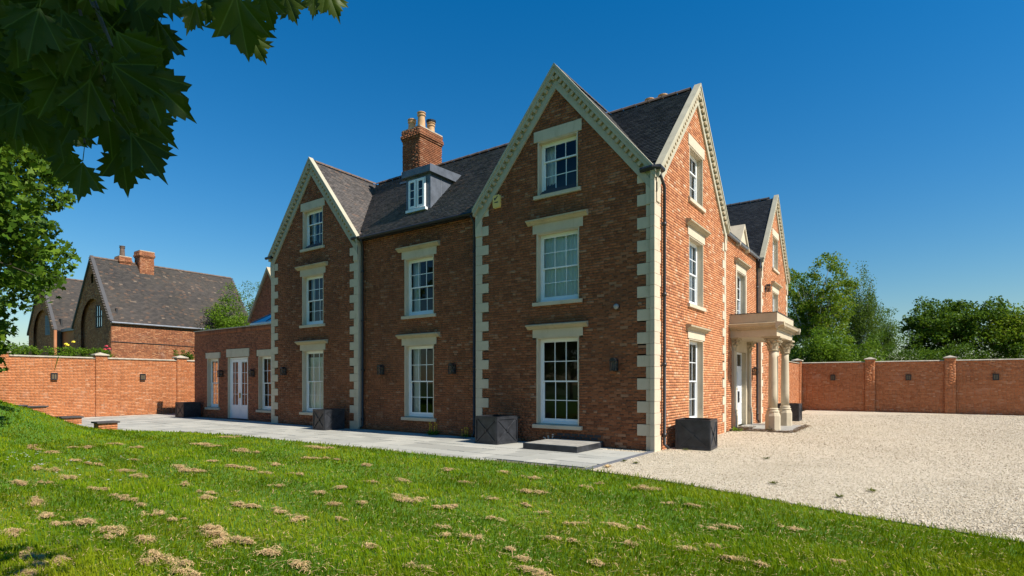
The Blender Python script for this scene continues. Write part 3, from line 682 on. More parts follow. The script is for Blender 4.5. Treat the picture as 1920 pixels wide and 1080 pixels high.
# ---- single storey garden wing at the left
EX0, EX1 = -24.9, -17.23; wc, dc = 2.335, -20.7
hx = []
for sgn in (-1, 1):
    c = dc + sgn * wc; hx += [(c - .56, c + .56, .52, 2.95), (c - .77, c + .77, 2.95, 3.24), (c - .7, c + .7, .40, .52)]
hx += [(dc - .9, dc + .9, -.1, 2.96), (dc - 1.0, dc + 1.0, 2.96, 3.34)]
wing = wall_panel('wing_wall', GX, brick_layout(EX0, EX1, -.06, 4.12, hx), M['brick_ext'], M['mortar'], house)
sol = [(EX0 + .0775 * k, EX0 + .0775 * k + .067, 4.125, 4.34) for k in range(int((EX1 - EX0) / .0775))]
bricks_mesh('bricks', sol, GX, M['brick_ext'], wing); MB().box(EX0, EX1, .412, .6, 4.1, 4.34).build('parapet_core', M['mortar'], wing)
MB().box(EX0 - .03, EX1, .36, .66, 4.341, 4.39).build('parapet_coping', M['coping'], house)
for sgn in (-1, 1):
    c = dc + sgn * wc; k = dict(z0=.52, z1=2.95, up=2, lo=2, lh=.28, hw=.56)
    w_ = window(GX, c, parent=house, hood=False, sillw=.12, **k)
# french door
fd = MB()
fd.box(dc - .86, dc - .8, -.16, -.08, .02, 2.93, GX).box(dc + .8, dc + .86, -.16, -.08, .02, 2.93, GX).box(dc - .8, dc + .8, -.16, -.08, 2.86, 2.93, GX)
fdo = fd.build('french_door', M['white'], house)
for k in (0, 1):
    a = dc - .795 + k * .8; b = a + .79
    sash(GX, a, b, .62, 2.85, 2, 4, -.14, -.1, fdo, 'door_leaf', bottom=.06, top=.13, stile=.16, bar=.02)
    MB().box(a, b, -.14, -.1, .03, .62, GX).build('door_panel', M['white'], fdo)
MB().box(dc + .03, dc + .06, -.1, -.04, 1.0, 1.25, GX).box(dc + .03, dc + .15, -.06, -.04, 1.14, 1.16, GX).build('handle', M['brass'], fdo)
for p_ in (dc - .9, dc + .86): MB().box(p_, p_ + .04, -.2, .004, 0, 2.96, GX).build('stone_reveal', M['stone'], fdo)
MB().box(dc - 1.0, dc + 1.0, -.2, .03, 2.962, 3.34, GX).build('lintel', M['stone'], fdo)
MB().box(dc - .95, dc + .95, -.2, .04, -.03, .02, GX).build('threshold', M['slab_dark'], fdo)
# wing: far glazed end, roof, floor, rear
sd_ = MB(); sd_.box(EX0, EX0 + .3, .42, .9, 0, 4.1).box(EX0, EX0 + .3, 4.0, 4.6, 0, 4.1).box(EX0, EX0 + .3, .9, 4.0, 2.9, 4.1).build('end_wall', M['brick_ext'], house)
ge = MB()
for y in (.9, 1.66, 2.42, 3.2, 3.94): ge.box(EX0 + .1, EX0 + .16, y, y + .06, 0, 2.9)
ge.box(EX0 + .1, EX0 + .16, .9, 4, 2.84, 2.9).box(EX0 + .1, EX0 + .16, .9, 4, 0, .1); geo = ge.build('garden_doors', M['white'], house)
for y in (.96, 1.72, 2.48, 3.26): MB().quad((EX0 + .13, y, .1), (EX0 + .13, y + .7, .1), (EX0 + .13, y + .7, 2.84), (EX0 + .13, y, 2.84)).build('pane', M['glass'], geo)
MB().box(EX0, EX1, .66, 4.6, 3.9, 4.0).build('flat_roof', M['lead'], house); MB().box(EX0 + .3, EX1, 4.5, 4.6, 0, 4).build('rear_wall', M['interior'], house); MB().box(EX0, EX1, .42, 4.6, -.05, .02).build('interior_floor', M['floor_int'], house)
# roof lantern
ln = MB(); x0, x1, y0, y1, z0_, z1_ = -20.9, -17.3, 1.2, 3.2, 4.35, 5.35
ym = (y0 + y1) / 2; P_ = [(x0, y0, z0_ + .3), (x1, y0, z0_ + .3), (x1, y1, z0_ + .3), (x0, y1, z0_ + .3), (x0 + .9, ym, z1_), (x1, ym, z1_)]
lant = MB().box(x0 - .05, x1, y0 - .05, y1 + .05, 4.0, 4.62).build('roof_lantern', M['white'], house)
MB().add(P_, [(0, 1, 5, 4), (2, 3, 4, 5), (3, 0, 4)]).build('lantern_glass', M['glass'], lant)
bb = MB(); bb.tube([P_[4], P_[5]], .04, 6).tube([P_[0], P_[4]], .035, 6).tube([P_[3], P_[4]], .035, 6)
for t in (.35, .6, .85): bb.tube([(x0 + (x1 - x0) * t, y0, z0_ + .3), (max(x0 + .9, x0 + (x1 - x0) * t), ym, z1_)], .025, 6)
bb.build('lantern_bars', M['lead'], lant)
# rear wing gable that shows above the garden wing
GR = G(4.75); rc, rh = -25.35, 1.95
wall_panel('rear_gable', GR, brick_layout(rc - rh, rc + 3.2, 3.9, 8.2, (), lambda z: (rc - min(rh, (8.25 - z) / 1.42), rc + min(rh, (8.25 - z) / 1.42))), M['brick_ext'], M['mortar'], house)
for sg in (-1, 1):
    MB().prism([(rc, 8.5), (rc, 8.28), (rc + sg * (rh + .1), 8.28 - 1.42 * (rh + .1)), (rc + sg * (rh + .1), 8.5 - 1.42 * (rh + .1))], -.3, .1, GR).build('coping', M['stone_old'], house)
    MB().quad((rc, 4.8, 8.38), (rc, 9, 8.38), (rc + sg * rh, 9, 8.38 - 1.42 * rh), (rc + sg * rh, 4.8, 8.38 - 1.42 * rh)).build('rear_roof', M['tile'], house)
MB().box(rc - rh, rc - rh + .05, 4.78, 9, 0, 5.6).box(rc + rh - .05, rc + rh, 4.78, 9, 0, 5.6).build('side_wall', M['brick_ext'], house)
for k in range(6):
    for z in (.18, .255): MB().box(-3.0 + k * .235 + (.1 if z > .2 else 0), -3.0 + k * .235 + .2 + (.1 if z > .2 else 0), -.01, .007, z, z + .062, GT).build('air_brick', M['airbrick'], house)

# ------------------------------------------------------------------ ground, terrace, gravel, lawn
EDGE = [(-60, -5.7), (-18.2, -5.7), (-15.5, -4.5), (-12, -4.0), (-.02, -3.87), (1.2, -4.05), (2.4, -4.37), (4.7, -5.2), (6.3, -5.6), (12, -6.7), (22, -8.4), (60, -14)]
def edge(x): return np.interp(x, [e[0] for e in EDGE], [e[1] for e in EDGE])
def lawn_z(x, y):
    b = 1.15 * np.exp(-(((x + 21.5) / 4.2) ** 2 + ((y + 9.0) / 2.5) ** 2))
    r = .02 * np.sin(x * 1.3 + 1) * np.sin(y * 1.7) + .015 * np.sin(x * 3.1 + y * 2.3) + .1 * np.clip((-x - 4) / 14, 0, 1) * np.clip((-6 - y) / 4, 0, 1)
    return .015 + (b + r) * np.clip((edge(x) - y) / 1.2, 0, 1)
tag(MB().add([(-900, -900, -.16), (900, -900, -.16), (900, 900, -.16), (-900, 900, -.16)], [(0, 1, 2, 3)]).build('ground', M['hill']), kind='structure')
gx = [(x, float(edge(x)) - .03) for x in (0, 1.2, 2.4, 4.7, 6.3, 12, 22, 40)]
tag(MB().add([(x, y, -.012) for x, y in gx] + [(40, 30, -.012), (0, 30, -.012)], [tuple(range(len(gx) + 2))]).build('gravel_drive', M['gravel']), kind='structure')
# terrace: bedding sheet with separate slabs on it
ter = tag(MB().add([(0, -3.95, -.018), (0, .3, -.018), (-28.6, .6, -.018), (-28.6, -6.2, -.018), (-17.6, -6.0, -.018), (-12, -4.2, -.018)], [(0, 1, 2, 3, 4, 5)]).build('terrace', M['joint']), kind='structure')
tag(MB().add([(-28.4, .3, -.014), (-28.4, 5.0, -.014), (-24.9, 5, -.014), (-24.9, .3, -.014)], [(0, 1, 2, 3)]).build('terrace', M['paving']), kind='structure')
slabs = []; y = -6.0
while y < .1:
    dpt = rnd.choice((.45, .6, .6, .75)); x = -28.4
    while x < -.14:
        ln_ = rnd.choice((.45, .6, .75, .9)); x1 = min(x + ln_, -.13)
        y1 = min(y + dpt, .12)
        if x1 - x > .1 and y1 - y > .12 and not (x > -1.6 and y > -.62) and (y + .2 > float(edge((x + x1) / 2)) - .1): slabs.append((x, x1, y, y1))
        x = x1
    y += dpt
slabs.sort(key=lambda q: math.hypot((q[0] + q[1]) / 2 - CAM[0], (q[2] + q[3]) / 2 - CAM[1]))
def slab_box(m_, q, ox=0, oy=0):
    h = rnd.uniform(-.003, .003); t = [h + rnd.uniform(-.002, .002) for _ in range(4)]; a, b, c, d = q[0] + .008, q[1] - .008, q[2] + .008, q[3] - .008
    m_.add([(a, c, -.03), (b, c, -.03), (b, d, -.03), (a, d, -.03), (a, c, t[0]), (b, c, t[1]), (b, d, t[2]), (a, d, t[3])], [(4, 5, 6, 7), (0, 1, 5, 4), (1, 2, 6, 5), (2, 3, 7, 6), (3, 0, 4, 7)])
for q in slabs[:300]:
    m_ = MB(); slab_box(m_, q); m_.build('paving_slab', M['paving'], ter)
m_ = MB()
for q in slabs[300:]: slab_box(m_, q)
if m_.v: m_.build('paving_slabs', M['paving'], ter, kind='stuff')
y = -3.9
while y < -.1:
    m_ = MB().box(-.125, .0, y, y + .21, -.03, .006); m_.build('edging_brick', M['edging'], ter); y += .222
# lawn sheet
xs = np.concatenate([np.arange(-40, -24, 1.), np.arange(-24, 14, .25), np.arange(14, 41, 1.5)]); ts = np.concatenate([np.linspace(0, 1.5, 8), np.linspace(1.75, 14, 50), np.linspace(15, 40, 14)])
X_, T_ = np.meshgrid(xs, ts, indexing='ij'); Y_ = edge(X_) - T_; Z_ = lawn_z(X_, Y_)
V = np.stack([X_, Y_, Z_], -1).reshape(-1, 3); ny = len(ts); I = np.arange(len(xs) - 1)[:, None] * ny + np.arange(ny - 1)[None]
F = np.stack([I, I + 1, I + ny + 1, I + ny], -1).reshape(-1, 4)
lw = obj_np('lawn', V, F, M['lawn']); tag(lw, kind='structure')
# kerb strip between lawn and gravel
m_ = MB()
for i in range(60):
    x0 = .02 + i * .25; x1 = x0 + .245; m_.quad((x0, edge(x0) + .05, .022), (x1, edge(x1) + .05, .022), (x1, edge(x1) - .02, .03), (x0, edge(x0) - .02, .03)); m_.quad((x0, edge(x0) + .05, -.02), (x1, edge(x1) + .05, -.02), (x1, edge(x1) + .05, .022), (x0, edge(x0) + .05, .022))
tag(m_.build('lawn_edging', M['edging']), kind='structure')
# grass blades: density thins with distance, blades widen
def in_view(p, mx=60, my=70):
    px, py, de = proj(p); return (de > .4) & (px > -mx) & (px < 1920 + mx) & (py < 1080 + my)
def blades(n_try, dens_fn, hfn, name, mat, seed):
    r = np.random.default_rng(seed)
    # sample in depth/lateral space so that screen density is even
    de = 4.2 + (27 - 4.2) * r.random(n_try) ** 1.75; lat = (r.uniform(-80, 2000, n_try) - 960) / 1050 * de
    xy = CAM[:2] + de[:, None] * FWD + lat[:, None] * RGT; x, y = xy[:, 0], xy[:, 1]
    ok = (y < edge(x) + .02 + .05 * r.random(n_try) * (x > -13)) & (x > -30); x, y, de = x[ok], y[ok], de[ok]; n = len(x)
    z = lawn_z(x, y); patch = .5 + .5 * np.sin(x * .9 + np.sin(y * 1.3) * 1.4) * np.sin(y * 1.1 + np.sin(x * .7))
    h = hfn(r, n) * (.75 + .5 * patch); wd = .0035 * np.clip(de / 6, 1, 3.2) * r.uniform(.7, 1.4, n)
    an = r.uniform(0, 2 * np.pi, n); bend = r.uniform(.15, .9, n) * h; band = np.sin(y * 2 * np.pi / 2.3 + .25 * np.sin(x * .6)) > 0; ba = np.where(r.random(n) < .6, np.where(band, 0., np.pi) + r.normal(0, .5, n), r.uniform(0, 2 * np.pi, n))
    ca, sa = np.cos(an) * wd, np.sin(an) * wd; bx, by = np.cos(ba) * bend, np.sin(ba) * bend
    V = np.stack([np.stack([x - ca, y - sa, z - .01], 1), np.stack([x + ca, y + sa, z - .01], 1),
                  np.stack([x + ca * .8 + bx * .35, y + sa * .8 + by * .35, z + h * .6], 1), np.stack([x - ca * .8 + bx * .35, y - sa * .8 + by * .35, z + h * .6], 1),
                  np.stack([x + bx + ca * .15, y + by + sa * .15, z + h * .95], 1), np.stack([x + bx - ca * .15, y + by - sa * .15, z + h * .95], 1)], 1).reshape(-1, 3)
    b = np.arange(n)[:, None] * 6; F = np.concatenate([b + [0, 1, 2, 3], b + [3, 2, 4, 5]], 0)
    return obj_np(name, V, F, mat, None, 'stuff')
gr = blades(340000, None, lambda r, n: r.gamma(5, .0078, n) + .012, 'grass', M['grass'], 3)
tag(gr, 'short mown green lawn grass in front of the house', 'grass')
# dry clippings left by the mower, in loose rows
CL = [(70, 1058, 90, 40), (20, 1000, 60, 25), (55, 1040, 70, 25), (75, 938, 48, 14), (88, 905, 30, 8), (30, 905, 40, 14), (85, 965, 44, 16), (110, 985, 36, 14), (40, 1075, 60, 20), (155, 977, 50, 20), (215, 993, 60, 26), (205, 1005, 34, 16), (270, 1013, 56, 24), (300, 1045, 66, 34), (290, 1040, 40, 16), (345, 1073, 70, 24), (240, 937, 44, 18), (265, 947, 24, 10), (290, 958, 40, 16), (385, 987, 70, 30), (400, 1000, 60, 24), (440, 1012, 76, 30), (520, 1037, 62, 36), (568, 1063, 46, 30), (330, 972, 34, 8), (130, 893, 36, 12), (100, 885, 30, 10), (70, 882, 34, 10), (100, 850, 36, 9), (70, 845, 30, 8), (60, 843, 26, 6), (140, 866, 30, 8), (170, 872, 34, 9), (175, 916, 24, 10), (195, 918, 26, 10), (215, 932, 22, 8), (230, 885, 34, 9), (260, 893, 30, 12), (160, 843, 40, 7), (215, 835, 40, 7), (260, 838, 40, 7), (250, 861, 26, 7), (350, 882, 60, 7), (330, 878, 40, 6), (440, 875, 40, 12), (470, 878, 30, 10), (495, 884, 26, 7), (400, 865, 34, 6), (380, 832, 44, 6), (405, 837, 30, 6), (445, 845, 40, 6), (485, 847, 26, 6), (435, 820, 40, 6), (350, 908, 34, 10), (395, 930, 38, 14), (385, 920, 30, 10), (450, 945, 50, 12), (475, 948, 30, 8), (525, 956, 34, 12), (560, 968, 34, 18), (555, 975, 28, 12), (630, 946, 30, 12), (640, 975, 22, 10), (520, 912, 26, 8), (590, 838, 60, 6), (610, 860, 44, 6), (575, 858, 26, 6), (690, 1022, 40, 16), (780, 1060, 40, 30), (765, 935, 40, 10), (835, 950, 34, 10), (850, 948, 22, 10), (920, 935, 24, 12), (990, 923, 44, 8), (745, 928, 28, 10), (780, 938, 44, 10), (680, 945, 20, 10), (1025, 960, 26, 14), (985, 945, 22, 10), (925, 970, 24, 9), (830, 988, 26, 12), (880, 1008, 34, 18), (840, 1005, 20, 10), (1050, 1012, 40, 14), (975, 1045, 26, 10), (1000, 1065, 44, 20), (955, 1028, 20, 8), (1020, 1075, 30, 14), (1080, 985, 30, 10), (1125, 905, 20, 6), (1215, 916, 44, 12), (1200, 912, 30, 8), (1150, 985, 40, 14), (1195, 988, 30, 12), (1190, 1027, 34, 14), (1290, 1030, 36, 16), (1340, 1025, 30, 14), (1365, 1045, 50, 16), (1300, 948, 30, 10), (1365, 988, 40, 9), (1495, 990, 26, 18), (1580, 1052, 20, 10), (1255, 943, 26, 6), (1090, 912, 26, 6), (1000, 895, 30, 6), (945, 885, 26, 5), (700, 905, 26, 6), (760, 900, 30, 6), (870, 905, 22, 6), (640, 915, 30, 8), (600, 925, 30, 8), (1420, 1060, 26, 10), (1120, 1060, 30, 12), (1330, 990, 26, 8), (560, 890, 30, 7), (515, 870, 26, 6), (680, 872, 30, 5), (840, 880, 30, 5)]
r = np.random.default_rng(21); VV = []; FFc = 0; cnt = 0
pts, hts, lens = [], [], []
for (px, py, w_, h_) in CL:
    g0 = on_ground(px, py + h_ * .2, 0.03); de = float((g0[:2] - CAM[:2]) @ FWD); rw = w_ / 1050 * de * .46; hh = min(.05, .25 * h_ / 1050 * de + .012)
    n = int(np.clip(15000 * rw * rw, 100, 1300)); lob = int(r.integers(3, 8))
    for k in range(lob):
        c = np.array((r.normal(0, .75 * rw), r.normal(0, .3 * rw))); s_ = r.uniform(.12, .5); m2 = max(8, int(n / lob * r.uniform(.4, 1.8)))
        q = np.clip(r.standard_t(3, (m2, 2)) * .55, -2.5, 2.5); x = q[:, 0] * rw * s_ * r.uniform(.8, 1.6) + c[0]; y = q[:, 1] * rw * s_ * .6 + c[1]
        pts.append(g0[:2] + np.stack([x, y], 1)); hts.append(hh * r.uniform(.4, 1.2) * np.exp(-.7 * (q ** 2).sum(1)) * r.uniform(.1, 1.1, m2) * .8 + .031)
# thin scatter of single dry stems over the whole lawn
de = 4.6 + 14 * r.random(14000) ** 1.4; lat = (r.uniform(-40, 1900, 14000) - 960) / 1050 * de; xy = CAM[:2] + de[:, None] * FWD + lat[:, None] * RGT
pts.append(xy); hts.append(r.uniform(.015, .045, 14000))
xy = np.concatenate(pts); hz = np.concatenate(hts); ok = xy[:, 1] < edge(xy[:, 0]) - .02; xy = xy[ok]; hz = hz[ok]; n = len(xy)
z = lawn_z(xy[:, 0], xy[:, 1]) + hz; an = r.uniform(0, 2 * np.pi, n); L_ = r.uniform(.012, .045, n); dz = r.uniform(-.35, .35, n) * L_; cx_, sx_ = np.cos(an) * L_, np.sin(an) * L_; wx, wy = -np.sin(an) * .0026, np.cos(an) * .0026
bow = r.uniform(0, .4, n) * L_
P3 = [np.stack([xy[:, 0] + cx_ * t + sgn * wx + (-np.sin(an)) * bow * (1 - t * t), xy[:, 1] + sx_ * t + sgn * wy + np.cos(an) * bow * (1 - t * t), z + dz * t + .004 * (1 - t * t)], 1) for t in (-1, 0, 1) for sgn in (-1, 1)]
V = np.stack(P3, 1).reshape(-1, 3); b = np.arange(n)[:, None] * 6; F = np.concatenate([b + [0, 1, 3, 2], b + [2, 3, 5, 4]], 0)
tag(obj_np('dry_grass_clippings', V, F, M['straw'], None, 'stuff'), 'tan dried grass clippings lying in loose clumps on the lawn', 'clippings')
# loose stones on the gravel
r = np.random.default_rng(5); n = 95000
de = 6.5 + 24 * r.random(n) ** 1.35; px = r.uniform(1050, 1960, n); lat = (px - 960) / 1050 * de; xy = CAM[:2] + de[:, None] * FWD + lat[:, None] * RGT
ok = (xy[:, 1] > edge(xy[:, 0]) + .06) & (xy[:, 0] > .03) & (xy[:, 1] < 25.5) & ~((xy[:, 0] < 2.0) & (np.abs(xy[:, 1] - DC) < 1.75)); xy = xy[ok]; de = de[ok]
ex = np.stack([r.uniform(-1.42, -.14, 900), r.uniform(-.5, -.02, 900)], 1); xy = np.concatenate([xy, ex]); de = np.concatenate([de, np.full(900, 12.)]); n = len(xy)
oct_ = np.array([(1, 0, 0), (0, 1, 0), (-1, 0, 0), (0, -1, 0), (.1, .1, .8), (0, 0, -.8)]); fo = np.array([(0, 1, 4), (1, 2, 4), (2, 3, 4), (3, 0, 4), (1, 0, 5), (2, 1, 5), (3, 2, 5), (0, 3, 5)])
sc = r.gamma(6, .0017, n) * np.clip(de / 12, .9, 1.9); an = r.uniform(0, 6.28, n); O_ = oct_[None] * r.uniform(.55, 1.3, (n, 6, 3)); ca, sa = np.cos(an)[:, None], np.sin(an)[:, None]
x = (O_[..., 0] * ca - O_[..., 1] * sa) * sc[:, None] + xy[:, :1]; y = (O_[..., 0] * sa + O_[..., 1] * ca) * sc[:, None] + xy[:, 1:2]; z = O_[..., 2] * sc[:, None] * .8 - .006
V = np.stack([x, y, z], -1).reshape(-1, 3); F = (fo[None] + (np.arange(n) * 6)[:, None, None]).reshape(-1, 3)
tag(obj_np('gravel_stones', V, F, M['stonechip'], None, 'stuff'), 'pale buff loose gravel stones covering the drive', 'gravel')
MB().add([(-1.45, -.52, -.01), (-.13, -.52, -.01), (-.13, .02, -.01), (-1.45, .02, -.01)], [(0, 1, 2, 3)]).build('gravel_margin', M['gravel'], ter)

# ------------------------------------------------------------------ boundary walls
def boundary(name, label, T, u0, u1, piers, h, thick=.24, coff=.6):
    c = T((u0 + u1) / 2, 0, 0); th = thing(name, c, label, 'wall')
    holes = [(p - .25, p + .25, -1, 9) for p in piers]
    wall_panel('wall_face', T, brick_layout(u0, u1, -.06, h, holes), M['brick_new'], M['mortar_new'], th)
    MB().box(u0, u1, -thick, -.012, -.06, h, T).build('wall_core', M['brick_new'], th)
    u = u0
    while u < u1 - .05:
        e = min(u + coff, u1)
        for a, b in subtract([(u, e)], [(p - .26, p + .26) for p in piers]): 
            if b - a > .03: MB().extr([(-thick - .05, h + .002), (.05, h + .002), (.05, h + .035), (-thick / 2, h + .075), (-thick - .05, h + .035)], a + .002, b - .002, T).build('coping_stone', M['coping'], th)
        u = e
    for p in piers:
        pr_ = MB().box(p - .238, p + .238, -thick - .1, .098, -.06, h + .16, T).build('pier', M['mortar_new'], th)
        bricks_mesh('bricks', brick_layout(p - .25, p + .25, -.06, h + .15)[0], lambda a, w, z: T(a, w + .11, z), M['brick_new'], pr_)
        T2 = lambda a, w, z: T(p + .25 + w, .11 - a, z)
        bricks_mesh('bricks', brick_layout(0, .35, -.06, h + .15)[0], T2, M['brick_new'], pr_)
        T3 = lambda a, w, z: T(p - .25 - w, .11 - a, z)
        bricks_mesh('bricks', brick_layout(0, .35, -.06, h + .15)[0], T3, M['brick_new'], pr_)
        q = .32; cz = h + .16; pc = [(p - q, .18), (p + q, .18), (p + q, -thick - .18), (p - q, -thick - .18)]; m_ = MB()
        m_.add([T(a, w, z) for z in (cz, cz + .05) for a, w in pc] + [T(p, -thick / 2, cz + .17)], [(0, 1, 2, 3), (0, 1, 5, 4), (1, 2, 6, 5), (2, 3, 7, 6), (3, 0, 4, 7), (4, 5, 8), (5, 6, 8), (6, 7, 8), (7, 4, 8)])
        m_.build('pier_cap', M['coping'], pr_)
    return th
TL = EW(-28.5); TR = G(26.1); TC = EW(-.42)
boundary('boundary_wall', 'sunlit orange brick boundary wall with capped piers left of the garden wing', TL, -15, 6, [-10.3, -6.4, -2.52, 1.36], 2.96)
boundary('boundary_wall', 'shaded brick boundary wall with capped piers at the far end of the gravel drive', TR, -.42, 26, [3.37, 7.16, 10.95, 14.7, 18.5, 22.3], 2.94)
boundary('boundary_wall', 'short sunlit brick boundary wall joining the house to the far pier', TC, 18.9, 26.1, [25.95], 2.94)
def bulkhead(T, u, z, label):
    loc = T(u, 0, z); t = thing('wall_light', loc, label, 'wall light', 'square lights on the boundary walls')
    b = MB().box(u - .13, u + .13, 0, .05, z - .17, z + .17, T).build('back_plate', M['black'], t, bevel=.01)
    fr_ = MB()
    for a, c, d, e in ((-.13, .13, .12, .17), (-.13, .13, -.17, -.12), (-.13, -.085, -.12, .12), (.085, .13, -.12, .12)): fr_.box(u + a, u + c, .05, .1, z + d, z + e, T)
    fr_.build('light_frame', M['black'], t); MB().box(u - .085, u + .085, .05, .075, z - .12, z + .12, T).build('lens', M['lens'], t)
    MB().box(u - .012, u + .012, .076, .1, z - .12, z + .12, T).build('guard', M['black'], t)
bulkhead(TL, -4.46, 2.04, 'black square light on sunlit wall, the one nearer the maple tree'); bulkhead(TL, -.62, 2.04, 'black square light on sunlit wall, between the two capped piers')
for u, l in ((1.43, 'dark square light on the far shaded wall, nearest the house'), (5.24, 'dark square light on the far shaded wall, between its two full piers'), (9.1, 'dark square light on the far shaded wall, furthest from the house')): bulkhead(TR, u, 2.03, l)

# ------------------------------------------------------------------ barn beyond the left wall
barn = thing('barn', (-42, 4, 0), 'old brick barn with twin steep gables, blind arches and mottled tile roofs', 'barn')
def arch(c, hw, z0, zs, zt):
    out = [(c - hw, c + hw, z0, zs)]; z = zs
    while z < zt: h = hw * math.sqrt(max(0, 1 - ((z + .0375 - zs) / (zt - zs)) ** 2)); out.append((c - h, c + h, z, z + .075)); z += .075
    return out
BG = G(.54)
for i, (c, hw, za) in enumerate(((-39.3, 3.3, 10.1), (-49.45, 3.1, 9.95))):
    clip = lambda z, c=c, hw=hw, za=za: (c - min(hw, (za - z) / ((za - 5.7) / hw)), c + min(hw, (za - z) / ((za - 5.7) / hw)))
    wall_panel('gable_wall', BG, brick_layout(c - hw, c + hw, 2.0, za, arch(c, 1.95, 1, 5.5, 7.3) + [(c - .1, c + .3, 8.4, 8.95)], clip), M['brick_barn'], M['mortar'], barn)
    wall_panel('arch_infill', G(.76), brick_layout(c - 3.05, c + 2, 2.0, 7.4, [(c + .05, c + 1.15, 5.4, 6.9)]), M['brick_barn'], M['mortar'], barn)
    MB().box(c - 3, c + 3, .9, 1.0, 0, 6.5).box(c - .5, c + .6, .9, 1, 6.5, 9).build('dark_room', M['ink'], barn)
    wf = MB()
    for k in range(4): x = c + .05 + k * 1.04 / 3; wf.box(x, x + .06, -.12, -.05, 5.4, 6.9, G(.7))
    for z in (5.4, 6.1, 6.84): wf.box(c + .05, c + 1.15, -.12, -.05, z, z + .06, G(.7))
    wfo = wf.build('window', M['lead'] if i else M['slab_dark'], barn); MB().box(c + .05, c + 1.15, -.1, -.09, 5.4, 6.9, G(.7)).build('pane', M['glass'], wfo)
    hyp = math.hypot(hw + .15, za - 5.6)
    for sg in ((1, -1) if i == 0 else (1, -1)):
        u = (-sg * (hw + .15) / hyp, 0, (za - 5.55) / hyp)
        dk = MB().quad((c, .5, za + .02), (c, 10, za + .02), (c + sg * (hw + .15), 10, 5.57), (c + sg * (hw + .15), .5, 5.57)).build('roof', M['tile_barn'], barn)
        if sg == 1: tile_slope('roof_tiles', None, (c + sg * (hw + .15), .42, 5.6), (0, 1, 0), u, 9.5, hyp, M['tile_barn'], dk, width=.19, gauge=.115, lift=.028)
        MB().prism([(c, za + .14), (c, za - .02), (c + sg * (hw + .12), 5.5), (c + sg * (hw + .12), 5.68)], -.1, .1, BG).build('verge', M['slate'], dk)
    ridge_tiles((c, .5, za + .02), (c, 10, za + .02), M['ridge'], barn, 0)
wall_panel('side_wall', EW(-36.0), brick_layout(.54, 9.9, 2.0, 5.6), M['brick_barn'], M['mortar'], barn)
MB().tube([(-35.85, .5, 5.55), (-35.85, 9.9, 5.55)], .06, 8).build('gutter', M['lead'], barn)
MB().tube([(-35.97, .54, 4.35), (-35.97, 9.9, 4.2)], .02, 5).build('cable', M['black'], barn)
MB().box(-46.5, -42.5, 1.0, 1.2, 0, 5.5).build('link_wall', M['brick_barn'], barn); MB().box(-46.5, -42.4, .85, 1, 5.5, 5.7).build('link_gutter', M['lead'], barn)
MB().tube([(-46.2, .5, 1), (-46.2, .5, 5.6)], .1, 8).build('drainpipe', M['brick_barn'], barn)
chimney(barn, -39.6, -38.7, 3.2, 4.1, 9.0, 10.98, [], mat='brick_barn'); chimney(barn, -39.9, -39.1, 2.1, 2.8, 9, 10.45, [(-39.5, 2.4, .8, False)], mat='brick_barn', potm='ridge')

# ------------------------------------------------------------------ planters, step, piers, lamps on the house
def planter(loc, rz, label, sz=.86, h=.78):
    t = thing('planter', loc, label, 'planter', 'square black metal planters', local=True, rz=rz); q = sz / 2
    body = MB()
    for a, b, c, d in ((-q, q, -q, -q + .03), (-q, q, q - .03, q), (-q, -q + .03, -q + .03, q - .03), (q - .03, q, -q + .03, q - .03)): body.box(a, b, c, d, .02, h - .02)
    body.build('body', M['zinc'], t); MB().box(-q + .03, q - .03, -q + .03, q - .03, .02, h - .3).build('soil', M['soil'], t)
    rim = MB()
    for a, b, c, d in ((-q - .015, q + .015, -q - .015, -q + .045), (-q - .015, q + .015, q - .045, q + .015), (-q - .015, -q + .045, -q + .045, q - .045), (q - .045, q + .015, -q + .045, q - .045)): rim.box(a, b, c, d, h - .02, h)
    rim.build('rim', M['zinc'], t)
    for k in range(4):
        rot = Matrix.Rotation(k * math.pi / 2, 3, 'Z'); br = MB(); T = lambda u, w, z: tuple(rot @ Vector((u, -q - w, z)))
        for u0, u1, z0, z1 in ((-q, q, .0, .06), (-q, q, h - .08, h - .025), (-q, -q + .05, .06, h - .08), (q - .05, q, .06, h - .08)): br.box(u0, u1, 0, .022, z0, z1, T)
        a = (h - .14) / (sz - .1); 
        for sg in (-1, 1):
            p0 = (-(q - .05), .06 if sg > 0 else h - .08); p1 = (q - .05, h - .08 if sg > 0 else .06); dx, dz = p1[0] - p0[0], p1[1] - p0[1]; l = math.hypot(dx, dz); nx, nz = -dz / l * .02, dx / l * .02
            br.prism([(p0[0] - nx, p0[1] - nz), (p1[0] - nx, p1[1] - nz), (p1[0] + nx, p1[1] + nz), (p0[0] + nx, p0[1] + nz)], .0, .02 + .003 * sg, T)
        c_ = rot @ Vector((0, -q - .012, h / 2)); br.box(-.05, .05, 0, .032, h / 2 - .05, h / 2 + .05, T)
        br.build('cross_brace', M['zinc'], t)
    return t
planter((-4.52, -.72, .003), R(-8), 'black metal planter with crossed braces on the paving beside the low step')
planter((-12.45, -.62, .003), R(-6), 'black metal planter half in front of the white blind window', .8, .75)
planter((-24.3, -.2, .003), R(2), 'black metal planter at the outer corner of the single storey wing', .8, .75)
planter((.64, 1.3, 0), R(4), 'large black metal planter on gravel just right of the near house corner')
planter((.78, 14.75, 0), 0, 'black metal planter on gravel beyond the portico columns')
st = thing('door_step', (-2.24, -.78, 0), 'low paved step with black metal edging under the nearest ground floor window', 'step')
MB().box(-3.05, -1.43, -1.52, -.06, .0, .15).build('step_edging', M['zinc'], st, bevel=.006); 
